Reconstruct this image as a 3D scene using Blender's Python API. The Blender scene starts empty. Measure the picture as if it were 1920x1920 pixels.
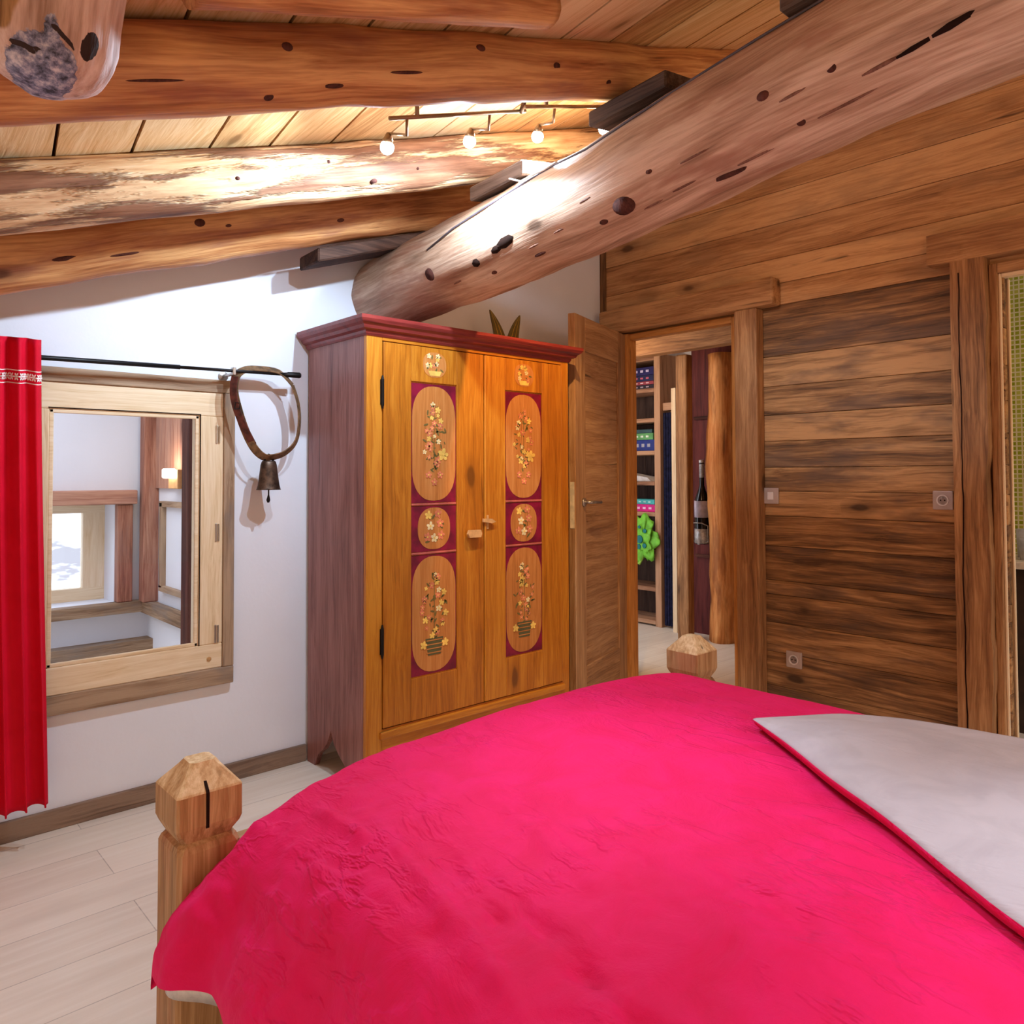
import bpy, bmesh, math, random
from mathutils import Vector, Matrix, noise
from mathutils.bvhtree import BVHTree
random.seed(7)
sc = bpy.context.scene
COL = sc.collection
PI = math.pi

# ------------------------------------------------------------------ materials
def lin(c):
    def f(v):
        v /= 255.0
        return v/12.92 if v <= 0.04045 else ((v+0.055)/1.055)**2.4
    return (f(c[0]), f(c[1]), f(c[2]), 1.0)

class NT:
    def __init__(s, name):
        s.m = bpy.data.materials.new(name); s.m.use_nodes = True
        s.t = s.m.node_tree; s.t.nodes.clear()
        s.out = s.n('ShaderNodeOutputMaterial')
    def n(s, typ, ins=None, **kw):
        nd = s.t.nodes.new(typ)
        for k, v in kw.items(): setattr(nd, k, v)
        for k, v in (ins or {}).items():
            if isinstance(v, bpy.types.NodeSocket): s.t.links.new(v, nd.inputs[k])
            else: nd.inputs[k].default_value = v
        return nd
    def math(s, op, a, b=0.0, clamp=False):
        return s.n('ShaderNodeMath', {0: a, 1: b}, operation=op, use_clamp=clamp).outputs[0]
    def mix(s, f, a, b, blend='MIX'):
        nd = s.n('ShaderNodeMix', data_type='RGBA', blend_type=blend)
        for k, v in ((0, f), (6, a), (7, b)):
            if isinstance(v, bpy.types.NodeSocket): s.t.links.new(v, nd.inputs[k])
            else: nd.inputs[k].default_value = v
        return nd.outputs[2]
    def ramp(s, f, stops):
        nd = s.n('ShaderNodeValToRGB', {0: f}); cr = nd.color_ramp
        while len(cr.elements) < len(stops): cr.elements.new(0.5)
        for e, (p, c) in zip(cr.elements, stops):
            e.position = p; e.color = c
        return nd.outputs[0]
    def mapr(s, f, a, b, c=0.0, d=1.0, smooth=True):
        nd = s.n('ShaderNodeMapRange', {0: f, 1: a, 2: b, 3: c, 4: d})
        if smooth: nd.interpolation_type = 'SMOOTHSTEP'
        return nd.outputs[0]
    def noise(s, vec, scale, detail=4.0, rough=0.55, dist=0.0):
        return s.n('ShaderNodeTexNoise', {'Vector': vec, 'Scale': scale, 'Detail': detail, 'Roughness': rough, 'Distortion': dist}).outputs[0]
    def vmul(s, v, xyz):
        return s.n('ShaderNodeVectorMath', {0: v, 1: xyz}, operation='MULTIPLY').outputs[0]
    def attr(s, name, vec=True):
        nd = s.n('ShaderNodeAttribute', attribute_name=name)
        return nd.outputs['Vector'] if vec else nd.outputs['Fac']
    def bsdf(s, color, rough=0.6, spec=0.3, height=None, bump=0.2, dist=0.01, **extra):
        b = s.n('ShaderNodeBsdfPrincipled', {'Base Color': color, 'Roughness': rough, 'Specular IOR Level': spec})
        for k, v in extra.items():
            k = k.replace('_', ' ')
            if isinstance(v, bpy.types.NodeSocket): s.t.links.new(v, b.inputs[k])
            else: b.inputs[k].default_value = v
        if height is not None:
            bp = s.n('ShaderNodeBump', {'Strength': bump, 'Distance': dist, 'Height': height})
            s.t.links.new(bp.outputs[0], b.inputs['Normal'])
        s.t.links.new(b.outputs[0], s.out.inputs[0])
        return s.m

def wood(name, dark, mid, light, knots=0.6, tone=0.35, fig=1.0, rough=0.65, bump=0.35, patch=None, patch_amt=0.5, cross=1.0, streak=1.0, spec=0.25):
    s = NT(name); g = s.attr('grain'); tn = s.attr('tone', False)
    warp = s.n('ShaderNodeTexNoise', {'Vector': s.vmul(g, (1.4, 5, 5)), 'Scale': 1.6*cross, 'Detail': 2.0})
    gw = s.n('ShaderNodeVectorMath', {0: g, 1: s.vmul(warp.outputs[1], (0.0, 0.05, 0.05))}, operation='ADD').outputs[0]
    fine = s.noise(s.vmul(gw, (4.0, 150*cross, 150*cross)), 1.0, 3.0, 0.65)
    med = s.noise(s.vmul(gw, (1.7, 32*cross, 32*cross)), 1.0, 5.0, 0.65)
    figv = s.noise(s.vmul(gw, (0.55, 5*cross, 5*cross)), 1.0, 2.0, 0.5)
    rings = s.math('SINE', s.math('MULTIPLY', figv, 55.0*fig))
    rings = s.math('MULTIPLY', s.math('ADD', rings, 1.0), 0.5)
    a = s.math('ADD', s.math('MULTIPLY', fine, 0.55*streak), s.math('MULTIPLY', med, 0.70))
    a = s.math('ADD', a, s.math('MULTIPLY', rings, 0.14*fig))
    a = s.math('ADD', a, s.math('MULTIPLY', s.math('SUBTRACT', tn, 0.5), tone))
    col = s.ramp(a, [(0.40, lin(dark)), (0.60, lin(mid)), (0.82, lin(light))])
    if patch:
        pm = s.noise(s.vmul(g, (1.6, 6, 6)), 1.3, 4.0, 0.65)
        col = s.mix(s.math('MULTIPLY', s.mapr(pm, 0.48, 0.66), patch_amt), col, lin(patch))
    # dark checks along the grain
    ck = s.noise(s.vmul(gw, (0.9, 38*cross, 38*cross)), 1.0, 2.0, 0.5)
    col = s.mix(s.mapr(ck, 0.70, 0.78, 0.0, 0.75), col, lin([c*0.33 for c in dark]))
    if knots:
        vo = s.n('ShaderNodeTexVoronoi', {'Vector': s.vmul(gw, (2.8, 6.5, 6.5)), 'Scale': 1.0, 'Randomness': 1.0})
        d = s.math('ADD', vo.outputs[0], s.math('MULTIPLY', s.math('SUBTRACT', med, 0.5), 0.12))
        kc = s.n('ShaderNodeSeparateColor', {0: vo.outputs[1]}).outputs[0]
        on = s.math('LESS_THAN', kc, knots*0.6)
        km = s.math('MULTIPLY', s.mapr(d, 0.09, 0.17, 1.0, 0.0), on)
        col = s.mix(s.math('MULTIPLY', km, 0.85), col, lin([c*0.42 for c in dark]))
        halo = s.math('MULTIPLY', s.mapr(d, 0.15, 0.36, 0.45, 0.0), on)
        col = s.mix(halo, col, lin(dark))
    h = s.math('ADD', s.math('MULTIPLY', fine, 0.5), s.math('SUBTRACT', med, s.mapr(ck, 0.66, 0.78, 0.0, 1.2)))
    return s.bsdf(col, rough, spec, h, bump, 0.006)

def plain(name, c, rough=0.6, spec=0.3, var=0.12, scale=18.0, metal=0.0, bump=0.1, **extra):
    s = NT(name); tc = s.n('ShaderNodeTexCoord').outputs['Object']
    n = s.noise(tc, scale, 4.0)
    col = s.mix(s.mapr(n, 0.3, 0.7), lin([v*(1-var) for v in c]), lin([min(255, v*(1+var*0.6)) for v in c]))
    return s.bsdf(col, rough, spec, n, bump, 0.003, Metallic=metal, **extra)

def emit(name, c, strength):
    s = NT(name)
    e = s.n('ShaderNodeEmission', {'Color': lin(c), 'Strength': strength})
    s.t.links.new(e.outputs[0], s.out.inputs[0]); return s.m

M = {}
M['rafter'] = wood('rafter_wood', (108, 60, 34), (176, 114, 68), (220, 164, 106), knots=0.7, tone=0.2, fig=0.8, patch=(140, 84, 72), patch_amt=0.55, cross=0.75, rough=0.5)
M['log'] = wood('log_wood', (110, 78, 58), (174, 138, 112), (212, 180, 154), knots=0.5, tone=0.1, fig=0.8, patch=(150, 100, 78), patch_amt=0.7, cross=0.65, rough=0.5, bump=0.5)
M['stub_plain'] = wood('stub_wood', (128, 98, 92), (192, 160, 152), (226, 200, 194), knots=0.5, tone=0.1, fig=0.5, patch=(176, 132, 104), patch_amt=0.7, cross=0.6, bump=0.4)
M['knot'] = wood('knot_wood', (44, 22, 18), (74, 38, 30), (96, 54, 42), knots=0, tone=0.2, rough=0.8)
M['rot'] = wood('weathered_end', (70, 66, 78), (128, 122, 140), (176, 166, 176), knots=0, tone=0.2, rough=0.85, cross=0.4)
M['chock'] = wood('chock_wood', (54, 40, 34), (84, 66, 56), (112, 92, 80), knots=0, tone=0.2, rough=0.75)
M['chock_shaded'] = wood('shaded_wedge_wood', (34, 20, 14), (58, 36, 26), (84, 56, 42), knots=0, tone=0.2, rough=0.8)  # darker copy of the chock wood, rafter shadow painted into the colour
M['mark'] = wood('log_blemish', (86, 54, 42), (112, 74, 58), (134, 94, 76), knots=0, tone=0.2, rough=0.7)
M['ceil'] = wood('ceiling_boards', (180, 130, 78), (222, 178, 122), (240, 206, 158), knots=0.25, tone=0.3, fig=0.4, rough=0.55, bump=0.15)
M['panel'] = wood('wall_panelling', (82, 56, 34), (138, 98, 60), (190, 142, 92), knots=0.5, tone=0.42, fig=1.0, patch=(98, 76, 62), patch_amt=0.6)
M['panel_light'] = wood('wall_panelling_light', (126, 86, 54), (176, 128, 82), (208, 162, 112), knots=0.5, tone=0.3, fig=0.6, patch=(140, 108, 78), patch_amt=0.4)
M['beam'] = wood('door_timber', (100, 66, 38), (152, 106, 66), (192, 144, 96), knots=0.5, tone=0.2, fig=0.6, patch=(128, 84, 52), patch_amt=0.4)
M['leaf'] = wood('door_leaf_wood', (124, 84, 52), (166, 122, 82), (196, 154, 110), knots=0.0, tone=0.2, fig=0.5, rough=0.55, bump=0.15)
M['jamb'] = wood('jamb_wood', (150, 92, 42), (196, 132, 66), (216, 160, 96), knots=0.1, tone=0.2, fig=0.4, rough=0.5)
M['ochre'] = wood('wardrobe_ochre', (142, 78, 14), (178, 104, 22), (202, 132, 40), knots=0.15, tone=0.15, fig=0.5, rough=0.36, bump=0.08, spec=0.4)
M['plum'] = wood('wardrobe_side_stain', (100, 56, 50), (142, 92, 84), (168, 118, 110), knots=0.15, tone=0.15, fig=0.5, rough=0.4, bump=0.08, spec=0.4)
M['cornice'] = wood('cornice_stain', (92, 26, 26), (130, 44, 40), (150, 62, 54), knots=0, tone=0.15, fig=0.3, rough=0.34, bump=0.06, spec=0.45)
M['medal'] = wood('medallion_paint', (160, 94, 42), (188, 118, 58), (204, 138, 76), knots=0, tone=0.1, fig=0.3, rough=0.4, bump=0.04)
M['maroon'] = plain('maroon_paint', (126, 14, 48), 0.4, 0.4, 0.2)
M['rose_trim'] = plain('rose_trim_paint', (190, 96, 84), 0.5)
M['petal_white'] = plain('petal_cream_paint', (236, 214, 160), 0.6)
M['petal_pink'] = plain('petal_salmon_paint', (222, 130, 92), 0.6)
M['petal_yellow'] = plain('petal_yellow_paint', (240, 196, 96), 0.6)
M['leafgreen'] = plain('painted_leaf_green', (112, 98, 50), 0.6)
M['basket'] = plain('painted_basket', (88, 84, 52), 0.6)
M['pine'] = wood('pale_pine', (204, 168, 124), (230, 202, 162), (242, 220, 188), knots=0.0, tone=0.1, fig=0.35, rough=0.5, bump=0.06)
M['oldframe'] = wood('weathered_frame', (94, 70, 50), (140, 110, 84), (174, 146, 118), knots=0.5, tone=0.2, patch=(126, 114, 106), patch_amt=0.6)
M['farwood'] = wood('far_room_timber', (104, 60, 46), (156, 102, 82), (188, 140, 116), knots=0.3, tone=0.2, patch=(140, 104, 96), patch_amt=0.5)
M['skirt'] = wood('skirting_wood', (78, 58, 46), (114, 90, 74), (144, 118, 98), knots=0.2, tone=0.2, patch=(104, 90, 82), patch_amt=0.5)
M['post'] = wood('bed_post_wood', (112, 80, 50), (164, 122, 80), (200, 160, 116), knots=0.6, tone=0.15, fig=0.7, patch=(176, 104, 70), patch_amt=0.5)
M['endgrain'] = wood('bed_cap_end_grain', (150, 112, 70), (196, 156, 108), (230, 202, 158), knots=0.0, tone=0.1, fig=0.6, cross=0.6)
M['crack'] = plain('crack_shadow_wood', (36, 20, 14), 0.9, 0.1)
M['blackiron'] = plain('black_iron', (30, 26, 26), 0.45, 0.5, metal=0.6)
M['steel'] = plain('brushed_steel', (176, 168, 160), 0.3, 0.5, metal=0.9, var=0.05)
M['brass'] = plain('strike_plate_brass', (236, 222, 190), 0.35, 0.5)
M['knob'] = plain('turned_wood_knob', (206, 158, 104), 0.4)
M['bronze'] = plain('aged_bell_metal', (92, 74, 62), 0.42, 0.5, 0.35, 30, metal=0.75, bump=0.3)
M['leather'] = plain('old_leather', (118, 88, 60), 0.6, 0.3, 0.3, 40, bump=0.3)
M['leather_dark'] = plain('dark_leather', (92, 44, 34), 0.55, 0.3, 0.3, 40)
M['cable'] = plain('grey_cable', (92, 84, 92), 0.5)
M['white_cable'] = plain('pale_cable', (220, 210, 200), 0.5)
M['plate'] = plain('grey_switch_plate', (176, 156, 146), 0.35, 0.45, 0.04)
M['plate_in'] = plain('switch_button', (214, 204, 200), 0.3, 0.5, 0.04)
M['lampmetal'] = plain('lamp_bronze', (140, 112, 84), 0.35, 0.5, 0.1, metal=0.8)
M['bulb'] = emit('lit_bulb', (255, 250, 244), 60.0)
M['sconce'] = emit('lit_sconce', (255, 240, 220), 14.0)
M['navy'] = plain('navy_fabric', (46, 50, 84), 0.8, 0.2, 0.25, 30)
M['red_dark'] = wood('dark_red_boards', (52, 14, 14), (84, 28, 26), (106, 44, 38), knots=0, tone=0.2)
M['orange_log'] = wood('orange_log', (140, 74, 30), (200, 124, 62), (230, 166, 100), knots=0.4, tone=0.1, fig=0.5, patch=(122, 66, 34), patch_amt=0.6, cross=0.5)
M['shelf'] = wood('shelf_wood', (96, 62, 44), (150, 106, 78), (190, 146, 112), knots=0.2, tone=0.3)
M['shelfback'] = wood('shelf_back_boards', (44, 30, 26), (66, 48, 40), (86, 66, 56), knots=0, tone=0.3)
M['bottle'] = plain('dark_bottle_glass', (22, 16, 18), 0.12, 0.6, 0.1)
M['foil'] = plain('silver_foil', (206, 204, 204), 0.35, 0.5, 0.15, 60, metal=0.4)
M['label'] = plain('pale_label_paper', (204, 192, 206), 0.6)
M['mirrorpot'] = plain('clear_tumbler', (196, 196, 196), 0.15, 0.6)
M['counter'] = plain('pale_worktop', (232, 214, 190), 0.35)
M['cabinet'] = plain('dark_cabinet', (62, 46, 36), 0.5)
M['hem'] = plain('white_duvet_hem', (222, 214, 206), 0.85, 0.1, 0.06, 60)
M['mattress'] = plain('white_mattress', (220, 216, 210), 0.9, 0.1)
M['lace'] = plain('white_embroidery', (244, 224, 216), 0.8, 0.1)
M['ski'] = plain('olive_ski_wood', (112, 98, 54), 0.5)
M['ski_y'] = plain('yellow_ski_stripe', (214, 176, 64), 0.5)
def make_snow():
    s = NT('snow_with_trees'); tc = s.n('ShaderNodeTexCoord').outputs['Object']
    a = s.noise(s.vmul(tc, (0.5, 0.35, 1.2)), 1.0, 5.0, 0.7); b = s.noise(tc, 0.12, 2.0)
    f = s.mapr(s.math('ADD', a, s.math('MULTIPLY', b, 0.3)), 0.74, 0.79, 0.0, 0.7)
    return s.bsdf(s.mix(f, lin((252, 252, 252)), lin((120, 104, 104))), 0.9, 0.1)
M['snow'] = make_snow()
M['chalet'] = plain('far_chalet', (150, 128, 122), 0.8)

def col_mat(nm, c, rough=0.5):
    k = 'c_'+nm
    if k not in M: M[k] = plain(nm, c, rough)
    return M[k]

def make_bark():
    s = NT('pale_log_with_bark'); g = s.attr('grain')
    fine = s.noise(s.vmul(g, (4, 40, 40)), 1.0, 4.0, 0.6)
    med = s.noise(s.vmul(g, (1.3, 11, 11)), 1.0, 6.0, 0.68)
    pale = s.ramp(fine, [(0.3, lin((190, 140, 98))), (0.55, lin((232, 196, 150))), (0.8, lin((246, 224, 188)))])
    bark = s.ramp(fine, [(0.3, lin((104, 66, 46))), (0.6, lin((156, 112, 84))), (0.85, lin((186, 146, 114)))])
    col = s.mix(s.mapr(med, 0.50, 0.54), pale, bark)
    edge = s.math('MULTIPLY', s.mapr(med, 0.485, 0.505), s.mapr(med, 0.55, 0.52))
    col = s.mix(s.math('MULTIPLY', edge, 0.5), col, lin((80, 46, 30)))
    h = s.math('ADD', s.math('MULTIPLY', s.mapr(med, 0.46, 0.54), 1.6), fine)
    return s.bsdf(col, 0.6, 0.25, h, 0.6, 0.008)
M['barklog'] = make_bark()

def make_stub():
    s = NT('log_end_wood'); g = s.attr('grain')
    fine = s.noise(s.vmul(g, (6, 70, 70)), 1.0, 4.0, 0.65); med = s.noise(s.vmul(g, (2.5, 14, 14)), 1.0, 5.0, 0.6)
    a = s.math('ADD', s.math('MULTIPLY', fine, .5), s.math('MULTIPLY', med, .7))
    col = s.ramp(a, [(0.42, lin((142, 108, 92))), (0.6, lin((196, 162, 148))), (0.8, lin((228, 204, 194)))])
    flake = s.ramp(fine, [(0.35, lin((110, 76, 46))), (0.6, lin((170, 126, 84))), (0.8, lin((206, 168, 124)))])
    col = s.mix(s.mapr(s.attr('flake', False), .4, .6), col, flake)
    n1 = s.noise(s.vmul(g, (60, 60, 60)), 1.0, 4.0, 0.65)
    rot = s.mapr(s.math('ADD', s.attr('rot', False), s.math('MULTIPLY', s.math('SUBTRACT', n1, .5), .9)), .42, .50)
    rc = s.ramp(n1, [(0.36, lin((52, 50, 62))), (0.5, lin((116, 114, 136))), (0.68, lin((196, 184, 190)))])
    col = s.mix(rot, col, rc)
    ck = s.mapr(s.math('ADD', s.attr('crk', False), s.math('MULTIPLY', s.math('SUBTRACT', n1, .5), .5)), .45, .55)
    col = s.mix(ck, col, lin((46, 28, 24)))
    return s.bsdf(col, 0.65, 0.25, s.math('SUBTRACT', a, s.math('MULTIPLY', ck, 1.0)), 0.5, 0.008)
M['stub'] = make_stub()

def make_plaster(nm, c):
    s = NT(nm); tc = s.n('ShaderNodeTexCoord').outputs['Object']
    a = s.noise(tc, 2.0, 4.0); b = s.noise(tc, 60.0, 3.0)
    col = s.mix(s.mapr(a, 0.3, 0.7), lin([v*0.975 for v in c]), lin(c))
    return s.bsdf(col, 0.85, 0.15, s.math('ADD', s.math('MULTIPLY', a, 3.0), b), 0.12, 0.004)
M['plaster'] = make_plaster('white_plaster', (234, 234, 240))

def make_floor():
    s = NT('pale_plank_tiles'); tc = s.n('ShaderNodeTexCoord').outputs['Object']
    sp = s.n('ShaderNodeSeparateXYZ', {0: tc})
    v = s.n('ShaderNodeCombineXYZ', {0: sp.outputs[1], 1: sp.outputs[0], 2: 0.0}).outputs[0]
    br = s.n('ShaderNodeTexBrick', {'Vector': v, 'Color1': lin((232, 218, 200)), 'Color2': lin((222, 207, 189)), 'Mortar': lin((176, 160, 144)),
             'Scale': 1.0, 'Mortar Size': 0.0016, 'Mortar Smooth': 0.2, 'Bias': 0.0, 'Brick Width': 1.1, 'Row Height': 0.2}, offset=0.37)
    st = s.noise(s.vmul(v, (2.5, 40, 1)), 1.0, 4.0, 0.6); lo = s.noise(s.vmul(v, (1.5, 7, 1)), 1.0, 3.0)
    col = s.mix(s.mapr(st, 0.35, 0.75, 0.0, 0.55), br.outputs[0], lin((240, 230, 216)))
    col = s.mix(s.mapr(lo, 0.45, 0.75, 0.0, 0.4), col, lin((200, 182, 164)))
    return s.bsdf(col, 0.45, 0.35, s.math('SUBTRACT', st, s.math('MULTIPLY', br.outputs[1], 3.0)), 0.08, 0.003)
M['floor'] = make_floor()

def make_cloth(nm, c, c2, wr=1.0, sheen=0.4, weave=700.0):
    s = NT(nm); tc = s.n('ShaderNodeTexCoord').outputs['Object']
    a = s.noise(tc, 9.0, 5.0, 0.6, 0.6); b = s.noise(tc, weave, 2.0)
    tw = s.n('ShaderNodeMapping', {'Vector': tc, 'Rotation': (0, 0, 0.35), 'Scale': (3.2, 9.0, 9.0)}).outputs[0]
    rid = s.math('ABSOLUTE', s.math('SUBTRACT', s.noise(tw, 1.6, 4.0, 0.55, 0.35), 0.5))
    msk = s.mapr(s.noise(tc, 2.4, 2.0), 0.42, 0.62)
    col = s.mix(s.mapr(a, 0.3, 0.7), lin(c), lin(c2))
    h = s.math('ADD', s.math('MULTIPLY', s.math('MULTIPLY', s.mapr(rid, 0.0, 0.05, 1.0, 0.0), msk), 0.75*wr), s.math('ADD', s.math('MULTIPLY', a, 1.1*wr), s.math('MULTIPLY', b, 0.08)))
    return s.bsdf(col, 0.75, 0.2, h, 0.22+.2*(wr > 1), 0.012, Sheen_Weight=sheen, Sheen_Roughness=0.4, Sheen_Tint=lin([min(255, v+70) for v in c]))
M['duvet'] = make_cloth('raspberry_cotton', (214, 8, 78), (222, 16, 92), 1.5, 0.35)
M['flap'] = make_cloth('light_grey_cotton', (170, 157, 157), (182, 169, 169), 0.35, 0.15)
M['curtain'] = make_cloth('red_curtain_cloth', (206, 2, 36), (214, 6, 44), 0.1, 0.25)

def make_tile():
    s = NT('green_mosaic_tiles'); tc = s.n('ShaderNodeTexCoord').outputs['Object']
    sp = s.n('ShaderNodeSeparateXYZ', {0: tc})
    v = s.n('ShaderNodeCombineXYZ', {0: sp.outputs[0], 1: sp.outputs[2], 2: 0.0}).outputs[0]
    br = s.n('ShaderNodeTexBrick', {'Vector': v, 'Color1': lin((148, 158, 40)), 'Color2': lin((198, 196, 92)), 'Mortar': lin((224, 216, 176)),
             'Scale': 1.0, 'Mortar Size': 0.0035, 'Mortar Smooth': 0.1, 'Bias': -0.1, 'Brick Width': 0.024, 'Row Height': 0.024}, offset=0.0)
    return s.bsdf(br.outputs[0], 0.25, 0.5, br.outputs[1], -0.2, 0.002)
M['tile'] = make_tile()

def make_glass():
    s = NT('window_glass')
    t = s.n('ShaderNodeBsdfTransparent', {0: (0.96, 0.98, 1.0, 1)}); g = s.n('ShaderNodeBsdfGlossy', {'Roughness': 0.02})
    fr = s.n('ShaderNodeFresnel', {'IOR': 1.3})
    mx = s.n('ShaderNodeMixShader', {0: s.math('MULTIPLY', fr.outputs[0], 0.7), 1: t.outputs[0], 2: g.outputs[0]})
    s.t.links.new(mx.outputs[0], s.out.inputs[0]); return s.m
M['glass'] = make_glass()

# ------------------------------------------------------------------ mesh helpers
def new_bm():
    bm = bmesh.new()
    bm.verts.layers.float_vector.new('grain'); bm.verts.layers.float.new('tone')
    return bm

def finish(bm, verts, faces, g, mat, local=None, tone=None):
    """store grain coords (x along the grain) plus a random offset and tone for one piece"""
    L = bm.verts.layers.float_vector['grain']; T = bm.verts.layers.float['tone']
    off = Vector((random.uniform(-20, 20), random.uniform(-20, 20), random.uniform(-20, 20)))
    t = random.random() if tone is None else tone
    for i, v in enumerate(verts):
        p = Vector(local[i]) if local else v.co
        if not local:
            p = {'x': Vector((p.x, p.y, p.z)), 'y': Vector((p.y, p.x, p.z)), 'z': Vector((p.z, p.x, p.y))}[g]
        v[L] = p + off; v[T] = t
    for f in faces: f.material_index = mat

def box(bm, lo, hi, g='x', mat=0, bev=0.0, mx=None, tone=None, seg=2):
    r = bmesh.ops.create_cube(bm, size=1.0); vs = r['verts']
    for v in vs:
        v.co = Vector([lo[i] + (v.co[i]+0.5)*(hi[i]-lo[i]) for i in range(3)])
    fs = list({f for v in vs for f in v.link_faces})
    if bev > 0:
        es = list({e for v in vs for e in v.link_edges})
        bev = min(bev, 0.45*min(abs(hi[i]-lo[i]) for i in range(3)))
        r = bmesh.ops.bevel(bm, geom=es, offset=bev, segments=seg, affect='EDGES', profile=0.5)
        fs = list(set(r['faces']) | {f for f in fs if f.is_valid}); vs = list({v for f in fs for v in f.verts})
        # collect the complete island
        seen = set(vs); st = list(vs)
        while st:
            v = st.pop()
            for e in v.link_edges:
                o = e.other_vert(v)
                if o not in seen: seen.add(o); st.append(o)
        vs = list(seen); fs = list({f for v in vs for f in v.link_faces})
    finish(bm, vs, fs, g, mat, tone=tone)
    if mx is not None:
        for v in vs: v.co = mx @ v.co
    return vs

def prism(bm, poly, axis, a, b, g='x', mat=0, tone=None, mx=None):
    """poly = list of 2D points in the other two axes (order kept cyclic: x->(y,z), y->(x,z), z->(x,y))"""
    def P(p, t):
        return {'x': (t, p[0], p[1]), 'y': (p[0], t, p[1]), 'z': (p[0], p[1], t)}[axis]
    va = [bm.verts.new(P(p, a)) for p in poly]; vb = [bm.verts.new(P(p, b)) for p in poly]
    fs = []; n = len(poly)
    for i in range(n):
        j = (i+1) % n; fs.append(bm.faces.new((va[i], va[j], vb[j], vb[i])))
    fs.append(bm.faces.new(va[::-1])); fs.append(bm.faces.new(vb))
    finish(bm, va+vb, fs, g, mat, tone=tone)
    if mx is not None:
        for v in va+vb: v.co = mx @ v.co
    bmesh.ops.recalc_face_normals(bm, faces=fs)
    return va+vb

def tube(bm, pts, rad, seg=16, mat=0, caps=True, jit=0.0, flat=None, round_ends=False, tone=None):
    pts = [Vector(p) for p in pts]; n = len(pts)
    if not hasattr(rad, '__len__'): rad = [rad]*n
    rings = []; loc = []; ln = 0.0; prev = None
    for i, p in enumerate(pts):
        d = (pts[min(i+1, n-1)]-pts[max(i-1, 0)]).normalized()
        if prev is None:
            ref = Vector((0, 0, 1)) if abs(d.z) < 0.9 else Vector((0, 1, 0))
            s = d.cross(ref).normalized()
        else:
            s = (prev - d*prev.dot(d)).normalized()
        prev = s; u = s.cross(d)
        if i: ln += (p-pts[i-1]).length
        ring = []
        for k in range(seg):
            th = 2*PI*k/seg; r = rad[i]
            if jit:
                r *= 1 + jit*noise.noise(Vector((ln*2.2+p.y*3+p.x, math.cos(th)*1.2+p.x*2, math.sin(th)*1.2)))
                r *= 1 + 0.35*jit*noise.noise(Vector((ln*7+p.x, math.cos(th)*4, math.sin(th)*4+p.y)))
            ry = r*(flat if flat else 1.0)
            ring.append(bm.verts.new(p + s*(math.cos(th)*r) + u*(math.sin(th)*ry)))
            loc.append((ln, math.cos(th)*rad[i], math.sin(th)*rad[i]))
        rings.append(ring)
    fs = []
    for i in range(n-1):
        for k in range(seg):
            k2 = (k+1) % seg
            fs.append(bm.faces.new((rings[i][k], rings[i][k2], rings[i+1][k2], rings[i+1][k])))
    if caps:
        fs.append(bm.faces.new(rings[0][::-1])); fs.append(bm.faces.new(rings[-1]))
    finish(bm, [v for r in rings for v in r], fs, 'x', mat, local=loc, tone=tone)
    bmesh.ops.recalc_face_normals(bm, faces=fs)
    return rings

def lathe(bm, c, prof, seg=24, mat=0, axis='z'):
    """prof = [(radius, offset)]"""
    def P(r, h, th):
        a, b = r*math.cos(th), r*math.sin(th)
        return Vector(c) + {'z': Vector((a, b, h)), 'x': Vector((h, a, b)), 'y': Vector((a, h, b))}[axis]
    rings = [[bm.verts.new(P(max(r, 1e-4), h, 2*PI*k/seg)) for k in range(seg)] for r, h in prof]
    fs = []
    for i in range(len(rings)-1):
        for k in range(seg):
            k2 = (k+1) % seg
            fs.append(bm.faces.new((rings[i][k], rings[i][k2], rings[i+1][k2], rings[i+1][k])))
    fs.append(bm.faces.new(rings[0][::-1])); fs.append(bm.faces.new(rings[-1]))
    finish(bm, [v for r in rings for v in r], fs, 'z', mat)
    bmesh.ops.recalc_face_normals(bm, faces=fs)
    return rings

def disc(bm, c, n, u, ru, rv, seg=10, mat=0, thick=0.0012):
    """small raised elliptic patch; c centre, n normal, u long direction"""
    n = Vector(n).normalized(); u = Vector(u).normalized(); v = n.cross(u); c = Vector(c)
    a = [bm.verts.new(c + u*(ru*math.cos(2*PI*k/seg)) + v*(rv*math.sin(2*PI*k/seg))) for k in range(seg)]
    b = [bm.verts.new(c + n*thick + u*(0.93*ru*math.cos(2*PI*k/seg)) + v*(0.93*rv*math.sin(2*PI*k/seg))) for k in range(seg)]
    fs = [bm.faces.new((a[k], a[(k+1) % seg], b[(k+1) % seg], b[k])) for k in range(seg)] + [bm.faces.new(b)]
    finish(bm, a+b, fs, 'z', mat)

def obj(name, bm, mats, parent=None, loc=None, smooth=False, label=None):
    """world-space bmesh -> one mesh object with its origin at loc (or at its parent's origin)"""
    if not isinstance(mats, (list, tuple)): mats = [mats]
    base = Vector(loc) if loc is not None else Vector((0, 0, 0))
    if parent is not None:
        base = Vector(parent['_w']) if '_w' in parent else Vector((0, 0, 0))
    me = bpy.data.meshes.new(name)
    bmesh.ops.translate(bm, verts=bm.verts, vec=-base)
    bm.to_mesh(me); bm.free()
    for m in mats: me.materials.append(m)
    if smooth:
        for p in me.polygons: p.use_smooth = True
    o = bpy.data.objects.new(name, me); COL.objects.link(o)
    o['_w'] = tuple(base)
    if parent is not None: o.parent = parent
    else: o.location = base
    if label: o['label'] = label
    return o

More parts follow.
